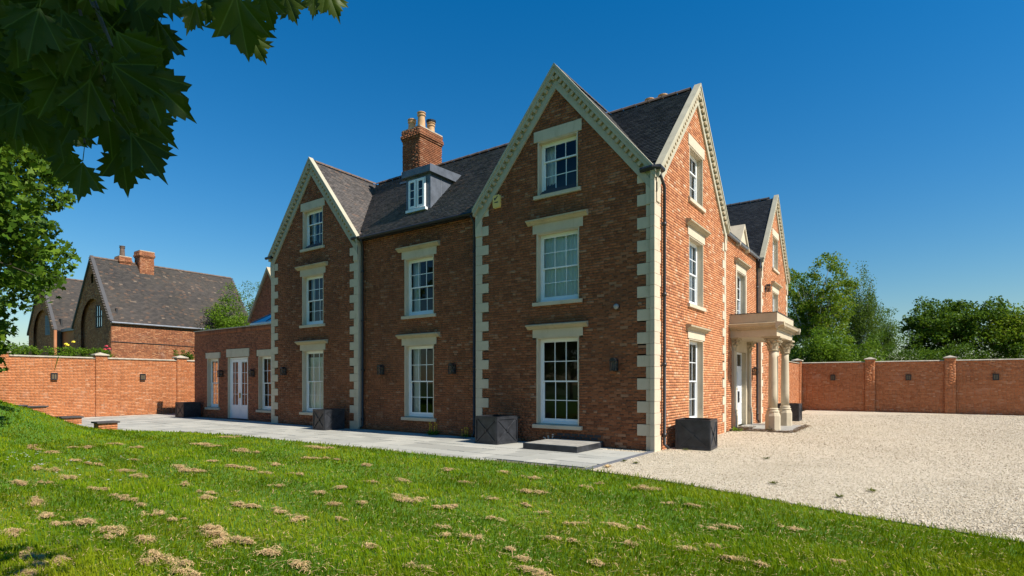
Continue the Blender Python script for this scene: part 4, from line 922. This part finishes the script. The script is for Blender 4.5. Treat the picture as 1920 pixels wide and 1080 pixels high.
for i in range(2):
    for j in range(2): MB().box(-3.02 + i * .785, -3.02 + i * .785 + .775, -1.49 + j * .705, -1.49 + j * .705 + .695, .15, .162).build('paving_slab', M['steptop'], st)
def lowpier(x0, x1, y0, y1, z0, h, label):
    t = thing('brick_seat', ((x0 + x1) / 2, (y0 + y1) / 2, z0), label, 'brick seat', 'low brick seats along the terrace edge')
    c = MB().box(x0 + .01, x1 - .01, y0 + .01, y1 - .01, z0 - .1, z0 + h).build('brick_base', M['mortar_new'], t)
    bricks_mesh('bricks', brick_layout(x0, x1, z0 - .1, z0 + h)[0], G(y0), M['brick_new'], c); bricks_mesh('bricks', brick_layout(y0, y1, z0 - .1, z0 + h)[0], EW(x1), M['brick_new'], c)
    MB().box(x0 - .1, x1 + .06, y0 - .06, y1 + .06, z0 + h, z0 + h + .06).build('seat_slab', M['slab_dark'], t, bevel=.008)
lowpier(-18.85, -18.4, -5.95, -5.36, .0, .27, 'low brick seat with dark slab top at the lawn corner, the nearest one')
lowpier(-23.6, -23.1, -5.65, -5.0, .0, .27, 'low brick seat half hidden behind the grass bank, beside the nearest seat')
lowpier(-27.0, -26.5, -6.5, -6.0, .42, .28, 'low brick seat by the wall, left one of the touching pair'); lowpier(-26.9, -26.4, -5.92, -5.3, .38, .26, 'low brick seat by the wall, right one of the touching pair')
def lantern(T, u, z, label):
    loc = T(u, 0, z); t = thing('wall_lantern', loc, label, 'wall lantern', 'lanterns on the house walls')
    MB().box(u - .07, u + .07, .0, .02, z - .15, z + .16, T).build('back_plate', M['black'], t)
    fr_ = MB()
    for a in (-.085, .07):
        for w in (.06, .2): fr_.box(u + a, u + a + .015, w, w + .015, z - .12, z + .12, T)
    fr_.box(u - .09, u + .09, .055, .22, z + .12, z + .14, T).box(u - .09, u + .09, .055, .22, z - .14, z - .12, T).box(u - .02, u + .02, .02, .06, z - .02, z + .02, T)
    fr_.build('lantern_frame', M['black'], t)
    MB().prism([(u - .1, z + .14), (u + .1, z + .14), (u + .03, z + .2), (u - .03, z + .2)], .05, .22, T).build('lantern_cap', M['black'], t)
    MB().box(u - .07, u + .07, .075, .2, z - .119, z + .119, T).build('lantern_glass', M['lampglass'], t)
    MB().tube([T(u, .14, z - .12), T(u, .14, z + .02)], .022, 8).build('candle_tube', M['slab_dark'], t)
lantern(GT, -1.09, 2.2, 'black glazed wall lantern right of the nearest ground floor window'); lantern(GM, -6.9, 2.18, 'black wall lantern right of the middle ground floor window'); lantern(GM, -10.33, 2.18, 'black wall lantern left of the middle ground floor window')
lantern(GT, -16.17, 2.2, 'black wall lantern left of the white blind window'); lantern(GX, -19.3, 2.15, 'black wall lantern right of the french doors'); lantern(GX, -22.1, 2.15, 'black wall lantern left of the french doors')
lantern(EM, 11.55, 2.2, 'black wall lantern beside the front door behind the portico columns'); lantern(ET, 13.35, 5.95, 'black wall lantern high on the far entrance gable')
al = thing('alarm_box', (-5.02, -.05, 7.28), 'yellow alarm box with black tick mark under the gable verge', 'alarm box')
MB().prism([(-5.13, 7.1), (-4.91, 7.1), (-4.89, 7.2), (-4.89, 7.42), (-4.92, 7.47), (-5.12, 7.47), (-5.15, 7.42), (-5.15, 7.2)], .0, .07, GT).build('box_cover', M['yellow'], al, bevel=.01)
MB().prism([(-5.1, 7.35), (-5.07, 7.32), (-4.95, 7.44), (-4.99, 7.44)], .0705, .073, GT).prism([(-5.11, 7.38), (-5.08, 7.4), (-5.05, 7.33), (-5.075, 7.315)], .0712, .0735, GT).build('tick_mark', M['ink'], al)
MB().box(-5.09, -4.95, .0705, .0735, 7.24, 7.27, GT).build('printed_line', M['ink'], al)
cc = thing('dome_camera', (-1.04, -.05, 3.76), 'small pale dome security camera on the wall above the nearest lantern', 'security camera')
MB().tube([GT(-1.04, 0, 3.76), GT(-1.04, .05, 3.76)], .07, 14).build('base', M['black'], cc)
MB().lathe([(.02, -.075), (.05, -.06), (.07, -.02), (.072, .01), (.06, .045), (.03, .068), (.01, .072)], (-1.04, -.1, 3.76), 14).build('dome', M['domegrey'], cc, smooth=True)

# ------------------------------------------------------------------ trees and plants
def leaf_cloud(name, centers, radii, per, size, mat, parent, seed, flat=.0, shape='oval', droop=0.):
    r = np.random.default_rng(seed); centers = np.asarray(centers); n0 = len(centers); ids = np.repeat(np.arange(n0), per)
    d = r.normal(0, 1, (len(ids), 3)); d /= np.linalg.norm(d, axis=1)[:, None]; rr = r.random(len(ids)) ** .45
    rad = np.asarray(radii)[ids]; p = centers[ids] + d * rr[:, None] * rad[:, None] * np.array((1, 1, .75))
    if droop: p[:, 2] -= droop * r.random(len(ids)) ** 1.5
    n = len(p); s_ = size * r.uniform(.65, 1.25, n)
    nm = r.normal(0, 1, (n, 3)) + np.array((0.15, -.1, .75)); nm /= np.linalg.norm(nm, axis=1)[:, None]
    a = np.cross(nm, r.normal(0, 1, (n, 3))); a /= np.linalg.norm(a, axis=1)[:, None]; b = np.cross(nm, a)
    if shape == 'oval': prof = [(-.5, 0, 0), (-.1, .27, .06), (.5, 0, -.03), (-.1, -.27, .06)]
    else: prof = [(-.45, 0, 0), (-.3, .34, .05), (.0, .2, .03), (.12, .5, .0), (.2, .17, .03), (.6, 0, -.05), (.2, -.17, .03), (.12, -.5, .0), (.0, -.2, .03), (-.3, -.34, .05)]
    V = np.stack([p + (a * u + b * v + nm * w) * s_[:, None] for u, v, w in prof], 1).reshape(-1, 3); k = len(prof)
    return obj_np(name, V, np.arange(n)[:, None] * k + np.arange(k)[None], mat, parent)
def tree(name, label, base, h, cc, cr, ncl, per, size, lm, seed, tr=.18, bark='bark', clr=(.5, 1.0), limbs=9, droop=0., shape='oval', group=None, shell=.45, keep=None):
    r = np.random.default_rng(seed); t = thing(name, base, label, 'tree' if 'shrub' not in name and 'bush' not in name else 'shrub', group)
    base = np.array(base, float); cc = np.array(cc, float); cr = np.array(cr, float)
    d = r.normal(0, 1, (ncl * 3, 3)); d /= np.linalg.norm(d, axis=1)[:, None]; q = d * (r.random(ncl * 3) ** shell)[:, None] * (1 + .16 * np.sin(d[:, :1] * 5 + seed) + .13 * np.sin(d[:, 2:] * 6 + seed * 2))
    C_ = cc + q * cr; C_ = C_[C_[:, 2] > base[2] + .3]
    if keep is not None: C_ = C_[keep(C_)]
    C_ = C_[:ncl]
    tk = MB(); top = np.array((cc[0] + (base[0] - cc[0]) * .3, cc[1] + (base[1] - cc[1]) * .3, cc[2] + cr[2] * .35))
    path = [base + (top - base) * f + np.array((math.sin(f * 5 + seed), math.cos(f * 4 + seed), 0)) * .12 * f for f in np.linspace(0, 1, 9)]
    tk.tube(path, [tr * (1.25 if i == 0 else 1) * (1 - .85 * i / 8) for i in range(9)], 9)
    tk.build('trunk', M[bark], t, smooth=True)
    ends = C_[r.permutation(len(C_))[:limbs * 5]]; lb = MB()
    for i, e in enumerate(ends):
        f = r.uniform(.35, .9) if i >= limbs else .3 + .5 * i / limbs; s0 = path[min(8, int(f * 8))]; mid = (s0 + e) / 2 + np.array((0, 0, .12 * np.linalg.norm(e - s0)))
        r0 = tr * (.45 if i < limbs else .2) * (1 - .5 * f); lb.tube([s0, mid, e], [r0, r0 * .6, r0 * .15], 5, cap=False)
    lb.build('limbs', M[bark], t, smooth=True)
    leaf_cloud('crown', C_, r.uniform(*clr, len(C_)), per, size, M[lm], t, seed + 1, droop=droop, shape=shape)
    return t
def ptree(px, ytop, depth, wpx, name, label, lm, seed, ybot=690, **k):
    """tree whose crown spans given photo pixels at a given depth, standing on the ground there"""
    top = at(px, ytop, depth); bot = at(px, ybot, depth); rz = (top[2] - bot[2]) / 2; rx = wpx / 2 / 1050 * depth
    return tree(name, label, (top[0], top[1], -.1), top[2], (top[0], top[1], (top[2] + bot[2]) / 2), (rx, rx, rz), size=k.pop('size', .16), lm=lm, seed=seed, ncl=k.pop('ncl', 150), per=k.pop('per', 70), **k)
GRP = 'trees behind the far boundary wall'
ptree(1528, 470, 44, 150, 'ash_tree', 'tall bright green tree with light stems beside the far gable', 'lf_bronze', 31, ybot=720, ncl=330, per=70, size=.2, clr=(.3, .75), group=GRP, bark='bark_birch', tr=.2, limbs=22, shell=.6)
ptree(1462, 500, 50, 130, 'ash_tree', 'green tree partly hidden behind the far entrance gable', 'lf_bright', 37, ybot=720, ncl=160, per=90, size=.2, group=GRP)
ptree(1612, 512, 47, 84, 'birch_tree', 'slender drooping grey green birch with pale trunk', 'lf_birch', 32, ybot=680, ncl=240, per=80, size=.14, clr=(.3, .7), group=GRP, bark='bark_birch', tr=.14, droop=1.2, limbs=12)
ptree(1660, 578, 52, 60, 'poplar_tree', 'small hazy green tree between the birch and the dark tree', 'lf_birch', 33, ybot=690, ncl=90, per=70, group=GRP)
ptree(1778, 553, 42, 178, 'sycamore_tree', 'broad dark green round topped tree behind the wall', 'lf_dark', 34, ybot=676, ncl=300, per=75, size=.22, clr=(.35, .8), group=GRP, limbs=22, shell=.6)
ptree(1905, 578, 40, 110, 'sycamore_tree', 'green tree at the right edge of the picture', 'lf_bronze', 35, ybot=685, ncl=150, per=85, size=.2, group=GRP)
ptree(1570, 615, 37.5, 130, 'laurel_bush', 'bright yellow green shrub above the far wall', 'lf_bright', 41, ybot=760, ncl=200, per=100, size=.16, clr=(.35, .7), group='shrubs behind the far wall', tr=.08)
ptree(1500, 640, 38, 60, 'laurel_bush', 'dark green shrub behind the corner pier', 'lf_dark', 45, ybot=760, ncl=70, per=80, size=.15, clr=(.35, .7), group='shrubs behind the far wall', tr=.08)
ptree(1672, 628, 39, 110, 'holly_bush', 'dark glossy shrub below the birch behind the wall', 'lf_dark', 42, ybot=760, ncl=130, per=80, size=.14, clr=(.35, .7), group='shrubs behind the far wall', tr=.08)
ptree(1752, 645, 39, 110, 'holly_bush', 'dark dense shrub under the broad round tree', 'lf_dark', 43, ybot=760, ncl=110, per=80, size=.14, clr=(.35, .7), group='shrubs behind the far wall', tr=.08)
ptree(1825, 648, 39, 90, 'holly_bush', 'dark shrub right of the capped pier behind the wall', 'lf_dark', 46, ybot=760, ncl=110, per=90, size=.14, clr=(.35, .7), group='shrubs behind the far wall', tr=.08)
ptree(1890, 640, 39, 130, 'holly_bush', 'dark shrub behind the wall near the right edge', 'lf_dark', 44, ybot=760, ncl=110, per=80, size=.14, clr=(.35, .7), group='shrubs behind the far wall', tr=.08)
ptree(430, 545, 41, 95, 'hazel_tree', 'bright green tree between the barn and the garden wing', 'lf_bright', 51, ybot=690, ncl=140, per=80, size=.14, clr=(.4, .8))
ptree(475, 535, 47, 60, 'hazel_tree', 'pale green tree just behind the rear gable', 'lf_birch', 52, ybot=690, ncl=70, per=80, size=.14, clr=(.4, .8))
ptree(30, 640, 75, 70, 'distant_tree', 'small distant tree beyond the barn at the left edge', 'lf_birch', 53, ybot=700, ncl=60, per=60, size=.3, clr=(.6, 1.2))
# maple standing left of the lawn, half in the frame
b0 = at(-190, 716, 12.5); b0[2] = .2
def left_keep(C):
    px, py, de = proj(C); return (de > 3) & (px + 30 < np.interp(py, [60, 160, 250, 300, 350, 385, 415, 470, 520, 550, 575, 600, 640, 690, 720], [60, 90, 120, 140, 158, 150, 118, 140, 142, 110, 60, 25, 38, 20, -60]))
tree('maple_tree', 'leafy green maple at the left edge in front of the barn', b0, 9, (b0[0], b0[1], 6.2), (5.0, 5.0, 5.6), 1350, 52, .16, 'maple', 61, tr=.26, clr=(.22, .5), limbs=16, shape='maple', shell=.6, keep=left_keep)
# maple whose bough hangs over the camera: trunk behind the camera
LEAFP = [(0, -.5), (.1, -.36), (.3, -.42), (.27, -.3), (.44, -.3), (.4, -.2), (.56, -.1), (.42, -.03), (.66, .12), (.5, .15), (.6, .3), (.42, .27), (.34, .3), (.24, .22), (.28, .42), (.18, .42), (.14, .56), (.07, .54), (0, .78)]
LEAFP = LEAFP + [(-x, y) for x, y in LEAFP[-2:0:-1]]
def leaf_mesh(seed):
    r = random.Random(seed); v = [(0, .0, .01)]; ca_, cb_, cc2 = r.uniform(-.45, .1), r.uniform(-.35, .1), r.uniform(-.3, .3)
    for x, y in LEAFP: 
        x *= r.uniform(.92, 1.08); y *= r.uniform(.94, 1.06); v.append((x, y, ca_ * x * x + cb_ * y * y + cc2 * x * y + .04 * math.sin(x * 6 + seed)))
    k = len(LEAFP); f = [(0, 1 + i, 1 + (i + 1) % k) for i in range(k)]
    st = len(v); v += [(-.012, -.5, 0), (.012, -.5, 0), (.008, -1.05, .12), (-.008, -1.05, .12)]; f.append((st, st + 1, st + 2, st + 3))
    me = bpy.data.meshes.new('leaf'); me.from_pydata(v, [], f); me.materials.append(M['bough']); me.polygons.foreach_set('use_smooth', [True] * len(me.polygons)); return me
m, nt, N, L, b = newmat('shaded maple leaf')  # darker copy of the maple leaf, canopy shade put into its colour
tc = N.new('ShaderNodeTexCoord'); sx = N.new('ShaderNodeSeparateXYZ'); L.new(tc.outputs['Object'], sx.inputs[0])
def mth(op, a, b_=None):
    n = N.new('ShaderNodeMath'); n.operation = op
    for k, v in ((0, a), (1, b_)):
        if v is None: continue
        if hasattr(v, 'is_linked'): L.new(v, n.inputs[k])
        else: n.inputs[k].default_value = v
    return n.outputs[0]
yy = mth('ADD', sx.outputs[1], .46); an_ = mth('ARCTAN2', sx.outputs[0], yy); rr_ = mth('SQRT', mth('ADD', mth('MULTIPLY', sx.outputs[0], sx.outputs[0]), mth('MULTIPLY', yy, yy)))
vein = mth('MULTIPLY', mth('ABSOLUTE', mth('SINE', mth('MULTIPLY', an_, 5.2))), rr_)
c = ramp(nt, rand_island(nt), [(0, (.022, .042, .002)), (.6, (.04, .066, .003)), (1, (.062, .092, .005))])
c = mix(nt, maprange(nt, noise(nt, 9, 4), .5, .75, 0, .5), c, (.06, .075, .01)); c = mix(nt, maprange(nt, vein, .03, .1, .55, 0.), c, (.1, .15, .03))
L.new(c, b.inputs['Base Color']); b.inputs['Roughness'].default_value = .5; b.inputs['Specular IOR Level'].default_value = .2
t_ = N.new('ShaderNodeBsdfTranslucent'); L.new(mix(nt, .3, c, (.15, .24, .01)), t_.inputs[0]); mx = N.new('ShaderNodeMixShader'); mx.inputs[0].default_value = .25
L.new(b.outputs[0], mx.inputs[1]); L.new(t_.outputs[0], mx.inputs[2]); L.new(mx.outputs[0], N['Material Output'].inputs[0]); bump(nt, b, vein, .4, .02); M['bough'] = m
LM = [leaf_mesh(i) for i in range(10)]
mp = thing('maple_tree', (4.4, -16.6, 0), 'maple bough with large dark leaves hanging in at the top left', 'tree')
hub = at(60, -160, 2.0); tb = np.array((4.4, -16.6, 0.0)); tp = np.array((4.6, -16.0, 4.6))
MB().tube([tb, tb + (0, .1, 1.5), tb + (.1, .3, 3), tp, tp + (.3, .4, 1.8)], [.24, .2, .17, .13, .06], 10).build('trunk', M['bark'], mp, smooth=True)
tw = MB(); tw.tube([tb + (.1, .3, 3), (tb + (.1, .3, 3.0) + hub) / 2 + (0, 0, .5), hub], [.07, .05, .03], 7)
KEY = [(452, 40, 118, 12), (360, 28, 62, -5), (545, 12, 64, 20), (622, 2, 62, 25), (306, 172, 118, 60), (272, 285, 104, 35), (232, 312, 92, 5), (152, 332, 82, -5), (286, 232, 92, 50), (205, 240, 100, 10), (250, 95, 100, 40), (165, 190, 104, 0), (210, 165, 96, 30), (300, 75, 90, 10), (500, 10, 70, 15), (420, 5, 80, -15), (60, 225, 90, -10), (110, 250, 90, 8), (120, 300, 70, -25), (285, 130, 84, 65), (400, 20, 60, 30), (588, 6, 46, 0), (480, 85, 60, 30), (245, 205, 80, 20)]
r = random.Random(99)
for _ in range(95):
    x, y = r.uniform(-40, 300), r.uniform(-60, 130); KEY.append((x, y, r.uniform(75, 120), r.uniform(-60, 60)))
for _ in range(60):
    x, y = r.uniform(-30, 270), r.uniform(100, 270)
    if x > 300 - (y - 100) * .55 and r.random() < .8: continue
    KEY.append((x, y, r.uniform(75, 110), r.uniform(-60, 60)))
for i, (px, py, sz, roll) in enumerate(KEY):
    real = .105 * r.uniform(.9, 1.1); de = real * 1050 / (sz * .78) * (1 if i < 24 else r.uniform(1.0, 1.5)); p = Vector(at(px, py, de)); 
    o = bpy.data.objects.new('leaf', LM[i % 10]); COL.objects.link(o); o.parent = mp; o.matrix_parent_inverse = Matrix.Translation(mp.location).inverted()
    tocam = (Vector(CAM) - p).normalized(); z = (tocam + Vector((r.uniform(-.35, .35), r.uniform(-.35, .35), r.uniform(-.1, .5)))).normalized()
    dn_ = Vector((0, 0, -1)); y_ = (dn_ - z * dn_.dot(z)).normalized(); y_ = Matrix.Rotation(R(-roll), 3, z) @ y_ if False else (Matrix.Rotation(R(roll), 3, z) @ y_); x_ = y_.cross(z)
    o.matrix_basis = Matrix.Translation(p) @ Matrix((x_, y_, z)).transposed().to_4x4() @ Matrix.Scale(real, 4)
    if i < 110:
        e = p - y_ * real * 1.0 + z * .12 * real; m2 = (e + Vector(hub)) / 2 + Vector((0, 0, .12)); tw.tube([hub, m2, e], [.012, .007, .003], 4, cap=False)
tw.build('twigs', M['bark'], mp, smooth=True)
r2 = np.random.default_rng(77); d = r2.normal(0, 1, (700, 3)); d /= np.linalg.norm(d, axis=1)[:, None]; cl = np.array((5.9, -14.6, 6.0)) + d * (r2.random(700) ** .4)[:, None] * (2.6, 2.3, 1.6)
cl = np.concatenate([cl, np.array((2.5, -12.3, 4.7)) + r2.normal(0, .38, (26, 3))]); px, py, de = proj(cl); cl = cl[(de < .15) | (py < -200)]
leaf_cloud('crown', cl, np.full(len(cl), .4), 22, .17, M['maple'], mp, 78, shape='maple')
# climber along the top of the left wall, with roses
cs = thing('climbing_shrub', (-29.1, -4.2, 0), 'leafy climber growing over the top of the sunlit wall before the barn', 'shrub')
r = np.random.default_rng(8); cc_ = np.stack([r.uniform(-29.5, -28.8, 90), r.uniform(-7.5, -1.9, 90), r.uniform(2.9, 3.45, 90)], 1); leaf_cloud('foliage', cc_, r.uniform(.12, .3, 90), 60, .09, M['lf_bright'], cs, 9)
MB().tube([(-29.1, -4.2, 0), (-29.0, -4.1, 1.8), (-29, -4.2, 3.1)], [.04, .03, .015], 6).build('stem', M['bark'], cs)
MB().tube([(-28.42, -4.3, 3.0), (-28.38, -4.4, 2.6), (-28.4, -4.45, 2.35)], [.02, .012, .005], 5).build('trailing_shoot', M['lf_dark'], cs)
for (px, py, mt) in ((138, 642, 'yellow_petal'), (127, 648, 'yellow_petal'), (124, 646, 'yellow_petal'), (200, 650, 'red_petal'), (205, 655, 'red_petal'), (197, 656, 'red_petal')):
    p = at(px, py, 31.5); m_ = MB(); 
    for k in range(5): a = k * 1.26; m_.tube([p, p + np.array((math.cos(a) * .07, math.sin(a) * .07, .04))], [.02, .06], 6)
    m_.build('flower', M[mt], cs)
wsb = thing('wall_shrub', (-29.2, 1.9, 0), 'small dark shrub above the wall beside the wing corner', 'shrub')
cc_ = np.stack([r.uniform(-29.6, -28.9, 26), r.uniform(1.4, 2.2, 26), r.uniform(2.9, 3.6, 26)], 1); leaf_cloud('foliage', cc_, r.uniform(.12, .28, 26), 50, .08, M['lf_dark'], wsb, 10); MB().tube([(-29.2, 1.9, 0), (-29.2, 1.9, 3)], [.04, .02], 5).build('stem', M['bark'], wsb)
# weeds
def weed(p, s_, label, group, mat='grass', seed=0, flowers=None):
    t = thing('weed', tuple(p), label, 'weed', group); r = np.random.default_rng(seed); n = 40; an = r.uniform(0, 6.28, n); l = s_ * r.uniform(.5, 1.1, n); up = r.uniform(.15, .9, n); V, F = [], []
    for k in range(n):
        d_ = np.array((math.cos(an[k]), math.sin(an[k]), up[k])); d_ /= np.linalg.norm(d_); sd2 = np.array((-math.sin(an[k]), math.cos(an[k]), 0)) * .12 * l[k]; o_ = np.array(p) + r.normal(0, .25 * s_, 3) * (1, 1, 0)
        b = len(V); V += [o_, o_ + d_ * l[k] * .5 + sd2, o_ + d_ * l[k], o_ + d_ * l[k] * .5 - sd2]; F.append((b, b + 1, b + 2, b + 3))
    obj_np('leaves', np.array(V), np.array(F), M[mat], t)
    if flowers:
        m_ = MB()
        for k in range(6): q = np.array(p) + r.normal(0, .4 * s_, 3) * (1, 1, 0) + (0, 0, s_ * r.uniform(.8, 1.4)); m_.tube([q, q + np.array((0, 0, .02))], [.012, .03], 6); m_.tube([q - np.array((0, 0, s_ * .8)), q], .004, 4)
        m_.build('flower_heads', M[flowers], t, kind='stuff')
WD = [(1170, 865, 'green weed at the paving edge, nearer the near planter than its twin'), (1193, 869, 'green weed in gravel just right of the one at the paving edge'), (1437, 860, 'dark green weed alone in the gravel in front of the portico'), (1450, 907, 'pale weed in gravel close to the lawn edge, middle of the drive'), (1286, 844, 'small weed at the foot of the near gravel planter'), (1634, 921, 'spreading olive weed in the gravel, right part of the drive'), (1574, 932, 'tiny weed nearest the lawn edge on the right')]
for k, (px, py, lb) in enumerate(WD): weed(on_ground(px, py), .085, lb, 'weeds in the gravel', mat='weedleaf', seed=k)
weed((-7.7, -.04, 0), .3, 'leafy weed with pale flowers at the foot of the middle wall', None, 'lf_bright', 30, 'yellow_petal'); weed((-6.3, .0, 0), .22, 'sparse weed with pale flowers at the wall foot beside the planter', None, 'lf_bright', 31, 'yellow_petal'); weed((-3.15, -.12, 0), .2, 'white flowered weed at the left end of the low step', None, 'lf_bright', 32, 'petal')
weed(on_ground(1140, 876), .11, 'brown withered plant at the outer corner of the terrace', None, 'straw', 36); weed((.2, 7.4, 0), .25, 'tuft of weed at the house foot left of the portico', None, 'lf_bright', 33); weed((1.2, 7.9, .02), .18, 'low mossy weed along the front edge of the porch slab', None, 'moss', 34)
m_ = MB(); r = random.Random(4)
for k in range(40):
    px, py = (r.uniform(10, 85), r.uniform(846, 878)) if k < 26 else (r.uniform(100, 240), r.uniform(850, 900)); p = on_ground(px, py, .1); p[2] = float(lawn_z(p[0], p[1])) + .06; m_.tube([p, p + np.array((0, 0, .008))], [.012, .02], 6)
tag(m_.build('daisies', M['petal'], kind='stuff'), 'tiny white daisies in the lawn at the left', 'daisies')
# leaf litter and moss round the porch slab
r = np.random.default_rng(14); n = 1500; e_ = r.integers(0, 3, n)
lx = np.where(e_ == 0, r.uniform(0, 2.0, n), np.where(e_ == 1, 1.97 + r.normal(0, .06, n), r.uniform(-.1, .5, n))); ly = np.where(e_ == 0, DC - 1.77 + r.normal(0, .1, n), np.where(e_ == 1, r.uniform(DC - 1.8, DC + 1.8, n), DC - 1.2 + r.normal(0, .5, n)))
a_ = r.uniform(0, 6.28, n); l_ = r.uniform(.015, .045, n); zz = r.uniform(.01, .05, n) + .02 * ((ly > DC - 1.75) & (lx < 1.95)); dx, dy = np.cos(a_) * l_, np.sin(a_) * l_
V = np.stack([np.stack([lx - dx, ly - dy, zz], 1), np.stack([lx + dy * .5, ly - dx * .5, zz + .012], 1), np.stack([lx + dx, ly + dy, zz + .004], 1), np.stack([lx - dy * .5, ly + dx * .5, zz + .012], 1)], 1).reshape(-1, 3)
tag(obj_np('leaf_litter', V, np.arange(n * 4).reshape(-1, 4), M['litter'], None, 'stuff'), 'brown leaf litter and moss round the porch slab', 'leaf litter')
# trees behind the photographer: seen only as reflections in the panes
for k, (x, y) in enumerate(((-14, -42), (-4, -47), (-24, -38))): tree('oak_tree', 'broad oak standing across the lawn behind the viewpoint, ' + ('middle', 'right', 'left')[k] + ' of three', (x, y, -.1), 11, (x, y, 6.5), (4.5, 4.5, 5), 90, 40, .4, 'lf_dark', 90 + k, clr=(.8, 1.4))
# house keeps all pieces already parented; drop the helper flag
for o in bpy.data.objects:
    if '_local' in o.keys(): del o['_local']
